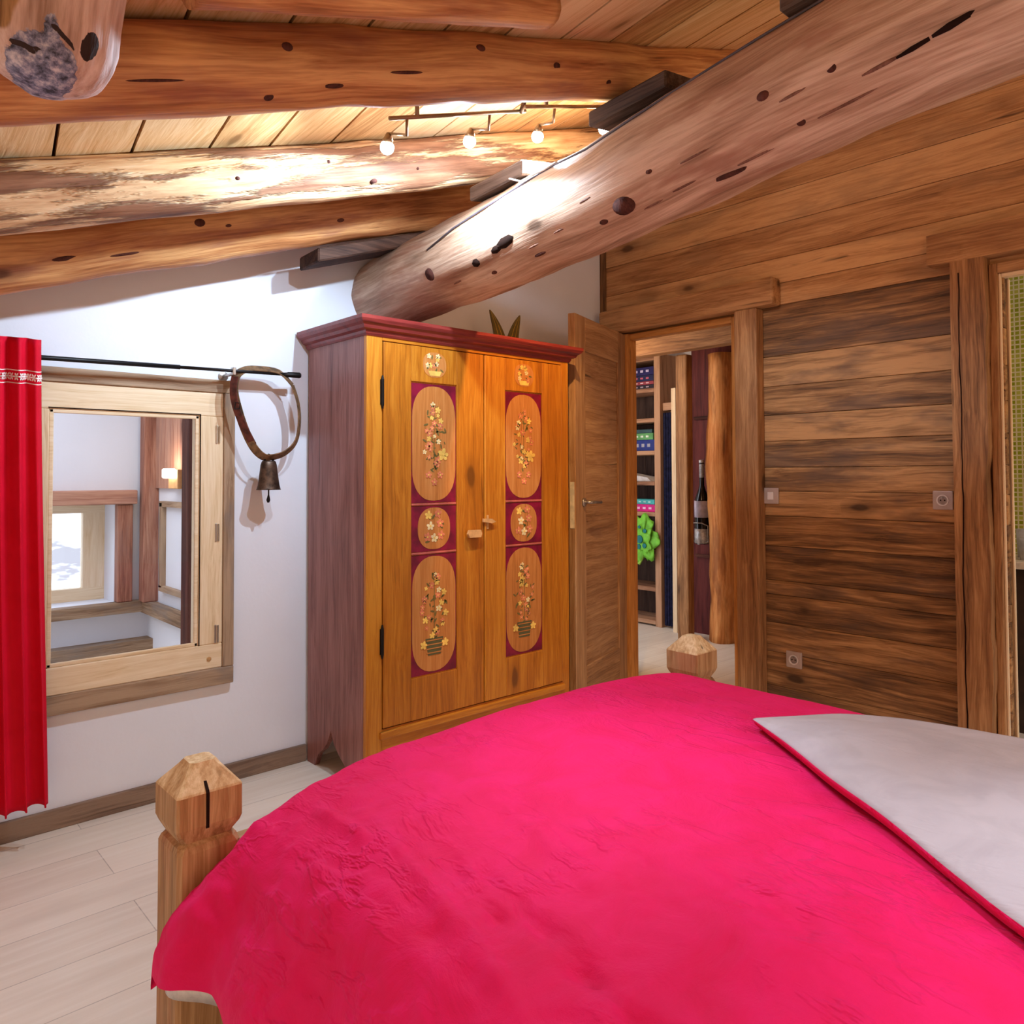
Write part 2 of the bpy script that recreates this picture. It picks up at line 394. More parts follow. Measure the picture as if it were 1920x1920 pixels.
def thing(name, label, cat, loc=(0, 0, 0), group=None):
    o = bpy.data.objects.new(name, None); COL.objects.link(o)
    o.location = loc; o['_w'] = tuple(loc); o.empty_display_size = 0.05
    tag(o, label, cat, group); return o

def tag(o, label, cat, group=None):
    o['label'] = label; o['category'] = cat
    if group: o['group'] = group
    return o

def struct(o):
    o['kind'] = 'structure'; return o

def autosmooth(o, ang=35):
    me = o.data
    for p in me.polygons: p.use_smooth = True
    me.set_sharp_from_angle(angle=math.radians(ang))
    return o

def sstep(a, b, x):
    t = min(1, max(0, (x-a)/(b-a))); return t*t*(3-2*t)

# ------------------------------------------------------------------ measured room
XW, YW = -3.071, 3.528          # window wall plane, panelled wall plane
def roof(x, y): return 1.90 + 0.04*(x+2.75) + 0.34*y

# ---- floor
bm = new_bm(); box(bm, (-4.9, -1.6, -0.06), (1.6, YW+0.02, 0.0)); o = obj('floor', bm, M['floor']); struct(o)
bm = new_bm(); box(bm, (-4.9, YW+0.02, -0.06), (0.6, 6.2, 0.0)); o = obj('floor_corridor', bm, M['floor']); struct(o)

# ---- window wall (with opening for the window)
WY0, WY1, WZ0, WZ1 = 0.48, 1.22, 0.42, 1.59
bm = new_bm()
x0, x1 = XW-0.20, XW
def wallpoly(y0, y1, z0, top=None):
    zt = (lambda y: roof(x1, y)+0.02) if top is None else (lambda y: top)
    prism(bm, [(y0, z0), (y1, z0), (y1, zt(y1)), (y0, zt(y0))], 'x', x0, x1)
wallpoly(-1.6, WY0, 0.0); wallpoly(WY1, 3.72, 0.0); wallpoly(WY0, WY1, 0.0, WZ0); wallpoly(WY0, WY1, WZ1)
struct(obj('wall_left', bm, M['plaster']))
bm = new_bm(); box(bm, (XW, -1.6, 0.0), (XW+0.018, 1.571, 0.07), 'y', bev=0.003); struct(obj('baseboard_left', bm, M['skirt']))

# ---- panelled wall: boards, two door openings
D1 = (-2.90, -2.14, 2.055); D2 = (-0.93, 0.30, 2.06)
bm = new_bm()
zs = [0.0, 0.18, 0.345, 0.49, 0.63, 0.70, 0.87, 1.019, 1.142, 1.26, 1.39, 1.521, 1.664, 1.815, 2.069, 2.178, 2.305, 2.479, 2.64, 2.80, 2.96, 3.12, 3.30]
tones = [.25, .3, .55, .12, .2, .1, .3, .62, .4, .35, .75, .3, .72, .22, .5, .8, .35, .75, .45, .55, .6, .5]
def board_row(xa, xb, za, zb, t, m):
    cuts = [xa]
    pass
    cuts.append(xb)
    for a, b in zip(cuts, cuts[1:]):
        box(bm, (a+0.0008, YW-random.uniform(0, 0.004), za+0.0009), (b-0.0008, YW+0.03, zb-0.0009), 'x', m, 0.0022, tone=min(1, max(0, t+random.uniform(-.08, .08))), seg=1)
for za, zb, t in zip(zs, zs[1:], tones):
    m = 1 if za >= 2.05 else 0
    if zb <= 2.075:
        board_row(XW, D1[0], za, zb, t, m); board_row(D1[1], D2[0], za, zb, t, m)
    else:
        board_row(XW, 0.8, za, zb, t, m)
box(bm, (XW-0.02, YW+0.03, 0), (D1[0], YW+0.06, 3.4), 'z'); box(bm, (D1[1], YW+0.03, 0), (D2[0], YW+0.06, 3.4), 'z'); box(bm, (D1[0], YW+0.03, D1[2]), (D1[1], YW+0.06, 3.4), 'x'); box(bm, (D2[0], YW+0.03, D2[2]), (0.8, YW+0.06, 3.4), 'x')
box(bm, (XW, YW-0.012, 2.2), (XW+0.045, YW+0.03, 3.0), 'z', 0, 0.003, tone=0.2)
struct(obj('wall_back', bm, [M['panel'], M['panel_light']]))

# ---- ceiling boards (skewed a little to the rafters)
bm = new_bm()
y = -1.6; k = 0
sk = -0.15
while y < 4.1:
    w = random.choice((0.19, 0.205, 0.215))
    a, b = y+0.0045, y+w-0.0045
    xa, xb = XW-0.05, 1.0
    vs = []
    for zoff in (0.0, 0.03):
        for (x, yy) in ((xa, a), (xb, a), (xb, b), (xa, b)):
            y2 = yy+sk*(x+2.2)
            vs.append(bm.verts.new((x, y2, roof(x, y2)+zoff)))
    F = [(3, 2, 1, 0), (4, 5, 6, 7), (0, 1, 5, 4), (1, 2, 6, 5), (2, 3, 7, 6), (3, 0, 4, 7)]
    fs = [bm.faces.new([vs[i] for i in f]) for f in F]
    finish(bm, vs, fs, 'x', 0)
    y += w; k += 1
vs = [bm.verts.new((x, yy, roof(x, yy)+0.032+dz)) for dz in (0, 0.03) for x, yy in ((XW-0.1, -1.7), (1.0, -1.7), (1.0, 4.0), (XW-0.1, 4.0))]
fs = [bm.faces.new([vs[i] for i in f]) for f in F]; finish(bm, vs, fs, 'x', 1)
bmesh.ops.recalc_face_normals(bm, faces=bm.faces)
struct(obj('ceiling', bm, [M['ceil'], M['knot']]))

# ------------------------------------------------------------------ big log purlin
LP = Vector((XW, 1.97, 2.063)); LD = Vector((1, -0.051, 0.064)); LR0, LR1 = 0.175, -0.004
LOGB = None
def logp(a, ang, lift=0.0):
    dn = LD.normalized(); s = dn.cross(Vector((0, 0, 1))).normalized(); v = s.cross(dn)
    r = LR0+LR1*a+lift; th = math.radians(ang)
    nrm = s*math.cos(th)+v*math.sin(th)
    if LOGB:
        h = LOGB.ray_cast(LP+LD*a+nrm*0.5, -nrm)
        if h[0]: return h[0]+nrm*lift, nrm
    return LP+LD*a+nrm*r, nrm
lg = thing('log_beam', 'thick peeled round log beam slanting across the room above the wardrobe', 'beam', tuple(LP))
bm = new_bm()
N = 70; pts = []; rr = []
for i in range(N):
    a = -0.02 + 4.3*i/(N-1)
    pts.append(LP+LD*a + Vector((0, 0.012*math.sin(a*2.1), 0.010*math.sin(a*2.9+1)))); rr.append(LR0+LR1*a)
tube(bm, pts, rr, 64, jit=0.07, tone=0.5)
LOGB = BVHTree.FromBMesh(bm)
for a, an, w, h in ((1.619, -49, .040, .030), (.613, -26.7, .028, .026), (1.52, -56, .018, .010), (2.13, -15.7, .018, .012), (2.19, -48, .012, .010), (1.75, -30, .012, .007), (.95, -60, .016, .008), (2.3, -20, .012, .01), (1.2, -62, .03, .006), (1.96, -66, .05, .006)):
    p, n = logp(a, an, -0.003); disc(bm, p, n, LD, w, h, 16, 1, 0.003+w*w*3.4)
for a, an, w, h in ((1.084, -31.3, .052, .020), (1.03, -34.5, .03, .014), (.903, -38.9, .022, .016), (2.474, -32.4, .05, .006), (2.55, -29.5, .05, .008)):
    p, n = logp(a, an, -0.003); disc(bm, p, n, LD+Vector((0, 0, 0.12)), w, h, 7, 2, 0.0055)
for a, an, w, h in ((2.40, -34, .04, .004), (2.62, -12, .05, .005), (1.82, -58, .035, .003), (1.35, -45, .03, .003), (1.9, -35, .04, .0025), (2.05, -60, .05, .003), (1.7, -62, .03, .003), (2.2, -25, .03, .003), (1.2, -50, .025, .003), (.75, -52, .03, .003), (2.3, -50, .06, .003), (1.5, -28, .02, .003)):
    p, n = logp(a, an, -0.0028); disc(bm, p, n, LD+Vector((0, 0, .06)), w*1.3, h*1.3, 9, 3, 0.0040)
obj('log', bm, [M['log'], M['knot'], M['crack'], M['mark']], lg, smooth=True)

# ---- rafters
def rafter(label, X, r, sl, mat, ya, yb, tr=0.0, bow=0.0, kn=None):
    t = thing('rafter_log', label, 'beam', (X, ya, roof(X, ya)-r), 'log rafters under the sloping ceiling')
    bm = new_bm(); pts = []; rr = []
    n = 46; z0 = roof(X, 0)
    for i in range(n):
        y = ya+(yb-ya)*i/(n-1); q = r-tr*y
        pts.append((X+0.006*math.sin(y*3+X*5), y, z0-.012+sl*y-r + bow*math.sin((y-0.2)*2.0))); rr.append(q)
    tube(bm, pts, rr, 40, jit=0.09, tone=0.5)
    bv = BVHTree.FromBMesh(bm)
    if kn:
        for y, an, w_, h_ in kn:
            n_ = Vector((math.cos(math.radians(an)), 0, math.sin(math.radians(an)))); c_ = Vector((X, y, z0+sl*y-r))
            hh = bv.ray_cast(c_+n_*.4, -n_)
            if hh[0]: disc(bm, hh[0]-n_*.002, n_, (0, 1, sl), w_, h_, 12, 1, .003+2*h_*h_)
    obj('log', bm, [mat, M['knot']], t, smooth=True)
    return t
rafter('orange-brown log rafter nearest the white window wall, above the curtain rod', -2.755, 0.115, 0.337, M['rafter'], -1.4, 3.45, kn=((.95, -5, .020, .014), (.72, -40, .05, .005), (1.05, -15, .012, .006), (.55, -35, .04, .008), (1.5, -30, .018, .008)))
rafter('pale log rafter with flaking bark, second from the window wall, behind the spotlights', -2.28, 0.088, 0.341, M['barklog'], -1.4, 3.45, -0.002, kn=((1.38, -50, .016, .012), (1.55, -30, .006, .005), (.9, -20, .008, .006), (1.2, 0, .006, .006)))
rafter('smooth reddish log rafter third from the window wall, thickest across the picture top', -1.545, 0.088, 0.356, M['rafter'], -1.4, 3.45, 0.003, 0.006, ((.70, 2, .013, .010), (.68, -62, .012, .010), (.82, -48, .028, .006), (1.22, 8, .016, .010), (1.0, -30, .05, .004), (1.5, -20, .014, .010), (1.75, -50, .012, .008), (.45, -40, .06, .003)))
rafter('reddish rafter cut short at the very top edge, beside the ceiling boards', -1.235, 0.060, 0.345, M['rafter'], 0.42, 1.24, 0.013)

# ---- wood wedges on top of the big log
def chock(label, xa, xb, ya, yb, zf, h, g='x', mat='chock'):
    bm = new_bm()
    vs = []
    for dz in (0, h):
        for x, yy in ((xa, ya), (xb, ya), (xb, yb), (xa, yb)): vs.append(bm.verts.new((x, yy, zf(x, yy)+dz)))
    fs = [bm.faces.new([vs[i] for i in f]) for f in F]
    es = list({e for f in fs for e in f.edges})
    finish(bm, vs, fs, g, 0)
    bmesh.ops.recalc_face_normals(bm, faces=fs)
    bmesh.ops.bevel(bm, geom=es, offset=0.006, segments=1, affect='EDGES')
    c = ((xa+xb)/2, (ya+yb)/2, zf((xa+xb)/2, (ya+yb)/2))
    return tag(obj('wood_wedge', bm, M[mat], loc=c), label, 'wedge', 'dark wedges between the big log and the rafters')
chock('dark wooden wedge under the rafter nearest the white wall', -2.90, -2.735, 1.45, 1.98, lambda x, y: roof(x, y)-0.318, 0.056, 'y', 'chock_shaded')
chock('dark wooden wedge on the big log under the pale bark rafter', -2.22, -1.93, 1.80, 1.98, lambda x, y: 2.06+0.165+0.064*(x-XW)+0.2*(y-1.9), 0.055)
chock('dark wooden block on the big log just right of the spotlights', -1.60, -1.30, 1.78, 1.96, lambda x, y: 2.075+0.166+0.064*(x-XW)+0.15*(y-1.85), 0.05)
chock('dark block on the big log at the top edge of the picture', -0.93, -0.62, 1.74, 1.92, lambda x, y: 2.07+0.165+0.064*(x-XW), 0.07)

# ---- hanging log end, top left
st = thing('log_strut', 'pinkish log end with grey weathered tip hanging at the top left corner', 'beam', (-1.33, 0.245, 1.82))
bm = new_bm(); A = Vector((-1.34, 0.245, 1.812)); dd = Vector((0.30, 0.02, 0.95)).normalized()
pts = []; rr = []
for i in range(60):
    s_ = 0.40*i/59; e = min(1.0, s_/0.085)
    pts.append(A+dd*s_); rr.append((0.088+0.05*s_)*math.sqrt(max(0.03, 1-(1-e)**2.4)))
tube(bm, pts, rr, 96, jit=0.12, tone=0.5)
for v in bm.verts:
    n3 = noise.noise(v.co*22)+.5*noise.noise(v.co*55); s_ = (v.co-A).dot(dd)
    v.co += (v.co-(A+dd*max(s_, .07))).normalized()*(.004*n3*sstep(.16, .05, s_))
side = Vector((0.18, 0.984, 0))
LR_ = bm.verts.layers.float.new('rot'); LC_ = bm.verts.layers.float.new('crk'); LF_ = bm.verts.layers.float.new('flake')
def bell_(x, w): return math.exp(-(x/w)**2)
for v in bm.verts:
    c = v.co; s_ = (c-A).dot(dd); ox = (c-A-dd*s_).dot(side)
    if (c-A-dd*s_).x < -.02: continue
    v[LR_] = max(sstep(.062, .022, math.hypot(s_-.036, (ox+.005)*.95)), .9*bell_(ox-.002, .013)*bell_(s_-.085, .022))
    k = bell_(s_-.054-.2*(ox+.02)-.004*math.sin(ox*120), .0045)*sstep(.026, .016, abs(ox+.028))
    k = max(k, 1.1*sstep(.023, .011, math.hypot((s_-.080)*.75+(ox-.052)*.35, (ox-.052)*1.6-(s_-.080)*.5)))
    k = max(k, bell_(s_-.080+.7*(ox-.018), .0045)*sstep(.022, .012, abs(ox-.018)))
    v[LC_] = k
    v[LF_] = sstep(-.035, -.06, ox+.02*noise.noise(c*18))*sstep(.045, .09, s_)
so = obj('log', bm, [M['stub']], st, smooth=True)

# ------------------------------------------------------------------ spotlight rail
tl = thing('rail_spotlight', 'bronze ceiling rail with lit spot bulbs between the log rafters', 'spotlight', (-1.80, 1.5, roof(-1.8, 1.5)))
def zr(p, off): return Vector((p[0], p[1], roof(p[0], p[1])-off))
R1a, R1b = zr((-1.81, 1.178), .10), zr((-1.779, 1.678), .10)
R2a, R2b = zr((-1.743, 1.644), .10), zr((-1.765, 2.25), .10)
bm = new_bm(); tube(bm, [R1a, R1b], 0.006, 10); obj('rail', bm, M['lampmetal'], tl, smooth=True)
bm = new_bm(); tube(bm, [R2a, R2b], 0.006, 10); obj('rail', bm, M['lampmetal'], tl, smooth=True)
bm = new_bm(); tube(bm, [R1b+Vector((0, -.02, -.012)), R2a+Vector((0, 0.0, .028))], 0.008, 10); obj('joint', bm, M['lampmetal'], tl, smooth=True)
for p in ((-1.805, 1.27), (-1.755, 1.75), (-1.76, 2.1)):
    bm = new_bm(); tube(bm, [zr(p, 0.0), zr(p, 0.10)], 0.007, 10); obj('mount', bm, M['lampmetal'], tl, smooth=True)
bulbs = []
for (a, b) in (((-1.805, 1.235), (-1.925, 1.245)), ((-1.79, 1.535), (-1.915, 1.555)), ((-1.75, 1.785), (-1.905, 1.855)), ((-1.76, 2.10), (-1.86, 2.16))):
    pa = zr(a, .10); pb = zr(b, .135); md = zr((a[0]-0.02, a[1]+0.012), .145)
    bm = new_bm(); tube(bm, [pa, md, pb+Vector((0.012, 0, 0.028))], 0.0045, 8); arm = obj('spot_arm', bm, M['lampmetal'], tl, smooth=True)
    bm = new_bm(); ax = (pb-md).normalized()
    tube(bm, [pb+Vector((0.012, 0, 0.030)), pb+Vector((0.008, 0, 0.018)), pb+Vector((0.002, 0, 0.004))], [0.008, 0.013, 0.018], 16); obj('lamp_holder', bm, M['lampmetal'], arm, smooth=True)
    bm = new_bm(); bmesh.ops.create_uvsphere(bm, u_segments=16, v_segments=10, radius=0.021, matrix=Matrix.Translation(pb+Vector((0, 0, -0.010))))
    obj('bulb', bm, M['bulb'], arm, smooth=True); bulbs.append(pb+Vector((-0.012, 0, -0.034)))
# ---- cable
ca = thing('electric_cable', 'thin grey cable running along the top of the big log beam', 'cable', tuple(logp(0.7, 30)[0]))
bm = new_bm()
tube(bm, [logp(a, an, 0.004+0.002*math.sin(a*9))[0] for a, an in ((.62, 8), (.8, 18), (1.0, 26), (1.2, 30), (1.33, 36), (1.5, 30), (1.7, 32), (1.9, 38), (2.1, 44), (2.35, 50))], 0.0035, 8)
obj('wire', bm, M['cable'], ca, smooth=True)
p0 = logp(1.30, 34, 0.006)[0]
bm = new_bm(); tube(bm, [p0+Vector((-0.17, 0.0, 0.02)), p0+Vector((-0.10, -0.012, -0.012)), p0+Vector((-0.04, -0.008, -0.006)), p0, p0+Vector((0.06, 0.004, 0.01))], 0.003, 8)
obj('loose_end', bm, M['white_cable'], ca, smooth=True)

# ------------------------------------------------------------------ window_1
w1 = thing('window_1', 'pale pine casement window in a weathered frame, right of the red curtain', 'window', (XW, 0.85, WZ0)); struct(w1)
fx0, fx1 = XW-0.06, XW+0.03
bm = new_bm()
oy0, oy1, oz0, oz1 = 0.46, 1.245, 0.398, 1.612; iy0, iy1, iz0, iz1 = 0.50, 1.200, 0.466, 1.560
box(bm, (fx0, oy0, iz1), (fx1, oy1, oz1), 'y', bev=.004); box(bm, (fx0, oy0, oz0), (fx1, oy1, iz0), 'y', bev=.004)
box(bm, (fx0, oy0, iz0), (fx1, iy0, iz1), 'z', bev=.004); box(bm, (fx0, iy1, iz0), (fx1, oy1, iz1), 'z', bev=.004)
obj('window_frame', bm, M['oldframe'], w1)
bm = new_bm(); gy0, gy1, gz0, gz1 = 0.59, 1.105, 0.562, 1.465; s1 = XW+0.022
box(bm, (fx0, iy0, gz1), (s1, iy1, iz1), 'y', bev=.004); box(bm, (fx0, iy0, iz0), (s1, iy1, gz0), 'y', bev=.004)
box(bm, (fx0, iy0, gz0), (s1, gy0, gz1), 'z', bev=.004); box(bm, (fx0, gy1, gz0), (s1, iy1, gz1), 'z', bev=.004)
sash = obj('sash', bm, M['pine'], w1)
bm = new_bm()
for lo_, hi_ in (((s1-0.016, gy0, gz1-0.014), (s1-0.004, gy1, gz1)), ((s1-0.016, gy0, gz0), (s1-0.004, gy1, gz0+0.014)), ((s1-0.016, gy0, gz0), (s1-0.004, gy0+0.014, gz1)), ((s1-0.016, gy1-0.014, gz0), (s1-0.004, gy1, gz1))):
    box(bm, lo_, hi_, 'y', bev=0.003)
obj('glazing_bead', bm, M['pine'], sash)
bm = new_bm(); h = 0.0022
box(bm, (s1-.002, gy0-.004, gz1+.002), (s1+.0006, gy1+.004, gz1+.006)); box(bm, (s1-.002, gy1+.002, gz0), (s1+.0006, gy1+.006, gz1+.006))
obj('seal', bm, M['crack'], sash)
bm = new_bm(); box(bm, (XW-0.02, gy0, gz0), (XW-0.015, gy1, gz1)); obj('pane', bm, M['glass'], sash)
for z in (1.392, 1.002, 0.60):
    bm = new_bm(); box(bm, (s1-.001, 1.168, z-0.036), (s1+.004, 1.176, z+0.036), bev=.002); tube(bm, [(s1+.003, 1.182, z-.034), (s1+.003, 1.182, z+.034)], .003, 8)
    obj('hinge', bm, M['steel'], sash)
bm = new_bm(); lathe(bm, (s1, 1.148, 0.505), [(0.009, 0), (0.009, .003), (0.006, .004)], 16, axis='x'); obj('plug', bm, M['knob'], sash)
bm = new_bm(); box(bm, (XW-.2, WY0-.01, WZ0-.01), (XW-.06, WY0, WZ1)); box(bm, (XW-.2, WY1, WZ0-.01), (XW-.06, WY1+.01, WZ1)); box(bm, (XW-.2, WY0, WZ0-.012), (XW-.06, WY1, WZ0))
obj('reveal', bm, M['plaster'], w1)

# ------------------------------------------------------------------ curtain rod, curtain
CX_ = -2.965
def rz(y): return 1.629+0.0203*(y-0.55)
cr = thing('curtain_rod', 'slim dark metal curtain rod above the window', 'curtain rod', (CX_, 0.9, rz(.9)))
bm = new_bm(); tube(bm, [(CX_, 0.0, rz(0)), (CX_, 1.0, rz(1.0))], 0.0085, 12); obj('pole', bm, M['blackiron'], cr, smooth=True)
bm = new_bm(); tube(bm, [(CX_, 1.0, rz(1.0)), (CX_, 1.43, rz(1.43))], 0.0062, 12); obj('inner_pole', bm, M['blackiron'], cr, smooth=True)
bm = new_bm(); tube(bm, [(CX_, 1.41, rz(1.41)), (CX_, 1.43, rz(1.43)), (CX_, 1.435, rz(1.43)), (CX_, 1.485, rz(1.485)), (CX_, 1.49, rz(1.49))], [.007, .009, .011, .0125, .010], 14); obj('finial', bm, M['blackiron'], cr, smooth=True)
bm = new_bm(); tube(bm, [(XW, 1.205, rz(1.2)-.012), (CX_, 1.205, rz(1.2)-.012)], .006, 10); lathe(bm, (XW, 1.205, rz(1.2)-.012), [(.02, 0), (.02, .004), (.008, .008)], 16, axis='x'); box(bm, (CX_-.012, 1.198, rz(1.2)-.018), (CX_+.012, 1.212, rz(1.2)+.014), bev=.003)
obj('bracket', bm, M['steel'], cr)

cu = thing('curtain', 'bright red curtain with white embroidered band hanging left of the window', 'curtain', (CX_, 0.35, 0.15))
bm = new_bm(); NU, NV = 150, 60
def cpos(u, v):
    yr = 0.542+0.043*v**1.2; y0 = 0.06
    y = y0+(yr-y0)*u
    ph = u*9.6*2*PI+0.4*math.sin(v*3)
    amp = 0.016+0.002*v
    x = CX_+0.034 + amp*math.sin(ph)+0.006*math.sin(ph*0.5+2*v) + 0.012*v*(1 if u > .9 else 1)
    z = 1.684-0.003*math.sin(ph)-(1.684-0.146)*v
    if v > .98: z += 0.0015*math.sin(ph*0.5)-0.012*(1-u)
    return Vector((x, y + 0.012*math.cos(ph)*v, z))
g = [[bm.verts.new(cpos(i/NU, j/NV)) for i in range(NU+1)] for j in range(NV+1)]
fs = [bm.faces.new((g[j][i], g[j+1][i], g[j+1][i+1], g[j][i+1])) for j in range(NV) for i in range(NU)]
finish(bm, [v for r in g for v in r], fs, 'z', 0)
cl = obj('cloth', bm, M['curtain'], cu, smooth=True)
md = cl.modifiers.new('thick', 'SOLIDIFY'); md.thickness = 0.003; md.offset = 0
bm = new_bm()
def band_pt(u, z, lift):
    v = (1.684-z)/(1.684-0.146); p = cpos(u, v); q = cpos(u+.002, v); d = (q-p); n = Vector((d.y, -d.x, 0)).normalized()
    if n.x < 0: n = -n
    return p+n*lift, n, d.normalized()
for zc in (1.576, 1.534):
    prev = None
    for i in range(200):
        u = 0.55+0.448*i/199
        a, _, _ = band_pt(u, zc-.0016, .0026); b, _, _ = band_pt(u, zc+.0016, .0026)
        cur = (bm.verts.new(a), bm.verts.new(b))
        if prev: bm.faces.new((prev[0], cur[0], cur[1], prev[1]))
        prev = cur
for i in range(22):
    u = 0.56+0.43*i/21
    p, n, d = band_pt(u, 1.555, .0028)
    for k in range(6):
        an = k*PI/3; c = p+d*(0.0075*math.cos(an))+Vector((0, 0, 0.0085*math.sin(an)))
        disc(bm, c, n, d*math.cos(an)+Vector((0, 0, math.sin(an))), .005, .0028, 8, 0, .0008)
    disc(bm, p, n, d, .003, .003, 8, 0, .001)
obj('embroidered_band', bm, M['lace'], cl, label='white embroidered flower band')

# ------------------------------------------------------------------ cowbell
cb = thing('cowbell', 'small dark metal cowbell on a leather collar hanging from the curtain rod', 'bell', (CX_, 1.35, 1.30))
bm = new_bm()
loopY = [(1.455, 1.605), (1.478, 1.53), (1.482, 1.45), (1.466, 1.37), (1.42, 1.322), (1.365, 1.303), (1.325, 1.305), (1.285, 1.345), (1.25, 1.42), (1.225, 1.50), (1.212, 1.565), (1.222, 1.625), (1.262, 1.655), (1.32, 1.662), (1.40, 1.655), (1.455, 1.605)]
def ribbon(bm, pts, w, th, mat=0, xo=0.0, tw=0.0):
    n = len(pts); rings = []
    P = [Vector((CX_+xo+tw*math.sin(i*2*PI/max(1, n-1)), p[0], p[1])) for i, p in enumerate(pts)]
    for i, p in enumerate(P):
        d = (P[min(i+1, n-1)]-P[max(i-1, 0)]).normalized(); nr = d.cross(Vector((1, 0, 0))).normalized(); sx = nr.cross(d); a_ = math.radians(42); sx, nr = sx*math.cos(a_)+nr*math.sin(a_), nr*math.cos(a_)-sx*math.sin(a_)
        rings.append([bm.verts.new(p+sx*a*w/2+nr*b*th/2) for a, b in ((-1, -1), (1, -1), (1, 1), (-1, 1))])
    fs = []
    for i in range(n-1):
        for k in range(4): fs.append(bm.faces.new((rings[i][k], rings[i][(k+1) % 4], rings[i+1][(k+1) % 4], rings[i+1][k])))
    fs.append(bm.faces.new(rings[0][::-1])); fs.append(bm.faces.new(rings[-1]))
    finish(bm, [v for r in rings for v in r], fs, 'z', mat); bmesh.ops.recalc_face_normals(bm, faces=fs)
def smoothpts(p, n=4):
    out = []
    for i in range(len(p)-1):
        a = p[max(i-1, 0)]; b = p[i]; c = p[i+1]; d = p[min(i+2, len(p)-1)]
        for k in range(n):
            t = k/n
            out.append(tuple(0.5*((2*b[j])+(-a[j]+c[j])*t+(2*a[j]-5*b[j]+4*c[j]-d[j])*t*t+(-a[j]+3*b[j]-3*c[j]+d[j])*t**3) for j in range(2)))
    out.append(p[-1]); return out
ribbon(bm, smoothpts(loopY), 0.034, 0.0045, tw=0.012)
colr = obj('collar', bm, M['leather'], cb)
bm = new_bm(); ribbon(bm, smoothpts([(1.285, 1.352), (1.243, 1.43), (1.214, 1.50), (1.203, 1.565), (1.21, 1.62)]), 0.028, .006, xo=.004); obj('buckle_strap', bm, M['leather_dark'], colr)
bm = new_bm(); tube(bm, [(CX_+.018, 1.203, 1.49), (CX_+.018, 1.222, 1.492), (CX_+.018, 1.226, 1.515), (CX_+.018, 1.206, 1.516), (CX_+.018, 1.203, 1.49)], .002, 6); obj('buckle', bm, M['blackiron'], colr)
bm = new_bm(); prof = [(.026, .118), (.030, .112), (.0335, .10), (.036, .08), (.040, .05), (.045, .018), (.049, .004), (.051, 0), (.047, 0), (.042, .02), (.034, .08), (.028, .105)]
C0 = (CX_, 1.353, 1.170)
rg = lathe(bm, C0, [(r, h+.0) for r, h in prof], 28)
for v in bm.verts: v.co.x = CX_+(v.co.x-CX_)*0.72
bell = obj('bell', bm, M['bronze'], cb, smooth=True)
bm = new_bm(); tube(bm, [(CX_, 1.335, 1.285), (CX_, 1.337, 1.306), (CX_, 1.353, 1.313), (CX_, 1.369, 1.306), (CX_, 1.371, 1.285)], .005, 8); obj('hanger', bm, M['blackiron'], bell, smooth=True)
bm = new_bm(); tube(bm, [(CX_, 1.353, 1.25), (CX_, 1.353, 1.15), (CX_, 1.352, 1.128), (CX_, 1.352, 1.118)], [.003, .003, .008, .004], 10); obj('clapper', bm, M['blackiron'], bell, smooth=True)

# ------------------------------------------------------------------ wardrobe
WX0, WX1, WYa, WYb = XW+0.022, -2.575, 1.573, 2.710
wd = thing('wardrobe', 'painted alpine wardrobe, ochre doors with floral panels and plum side, against the white wall', 'wardrobe', ((WX0+WX1)/2, (WYa+WYb)/2, 0))
bm = new_bm()
SX_ = WX1-.022
sidepoly = [(WX0, 0), (-2.985, 0), (-2.955, .055), (-2.91, .085), (-2.875, .125), (-2.848, .178), (-2.82, .125), (-2.775, .09), (-2.72, .055), (-2.68, 0), (SX_, 0), (SX_, 1.79), (WX0, 1.79)]
prism(bm, sidepoly, 'y', WYa, WYa+0.022, 'z')
obj('side_panel', bm, M['plum'], wd, label='plum-stained side with a cut-out foot')
bm = new_bm(); prism(bm, sidepoly, 'y', WYb-0.022, WYb, 'z'); obj('side_panel', bm, M['plum'], wd)
bm = new_bm(); box(bm, (WX0, WYa+.022, 0.2), (WX0+.012, WYb-.022, 1.78), 'z'); box(bm, (WX0+.012, WYa+.022, 0.2), (WX1-.022, WYb-.022, 0.222), 'y'); box(bm, (WX0+.012, WYa+.022, 1.76), (WX1-.022, WYb-.022, 1.782), 'y')
obj('carcass', bm, M['plum'], wd)
bm = new_bm()
box(bm, (WX1-.022, WYa, 0.0), (WX1, WYa+.072, 1.79), 'z', bev=.003); box(bm, (WX1-.022, WYb-.05, 0.0), (WX1, WYb, 1.79), 'z', bev=.003)
box(bm, (WX1-.022, WYa+.072, 1.762), (WX1, WYb-.05, 1.79), 'y', bev=.002)
base = [(WYa+.072, 0.232), (WYb-.05, 0.232), (WYb-.05, 0.0)]
n = 12; yy0, yy1 = WYb-.12, WYa+.14
base += [(yy0, 0.0)] + [(yy0+(yy1-yy0)*k/n, 0.10+0.03*math.sin(PI*k/n)) for k in range(n+1)] + [(yy1, 0.0), (WYa+.072, 0.0)]
prism(bm, base, 'x', WX1-.022, WX1, 'y')
obj('face_frame', bm, M['ochre'], wd)
bm = new_bm(); box(bm, (WX1-.004, WYa+.06, 0.195), (WX1+.012, WYb-.04, 0.225), 'y', bev=.004); obj('plinth_moulding', bm, M['ochre'], wd)
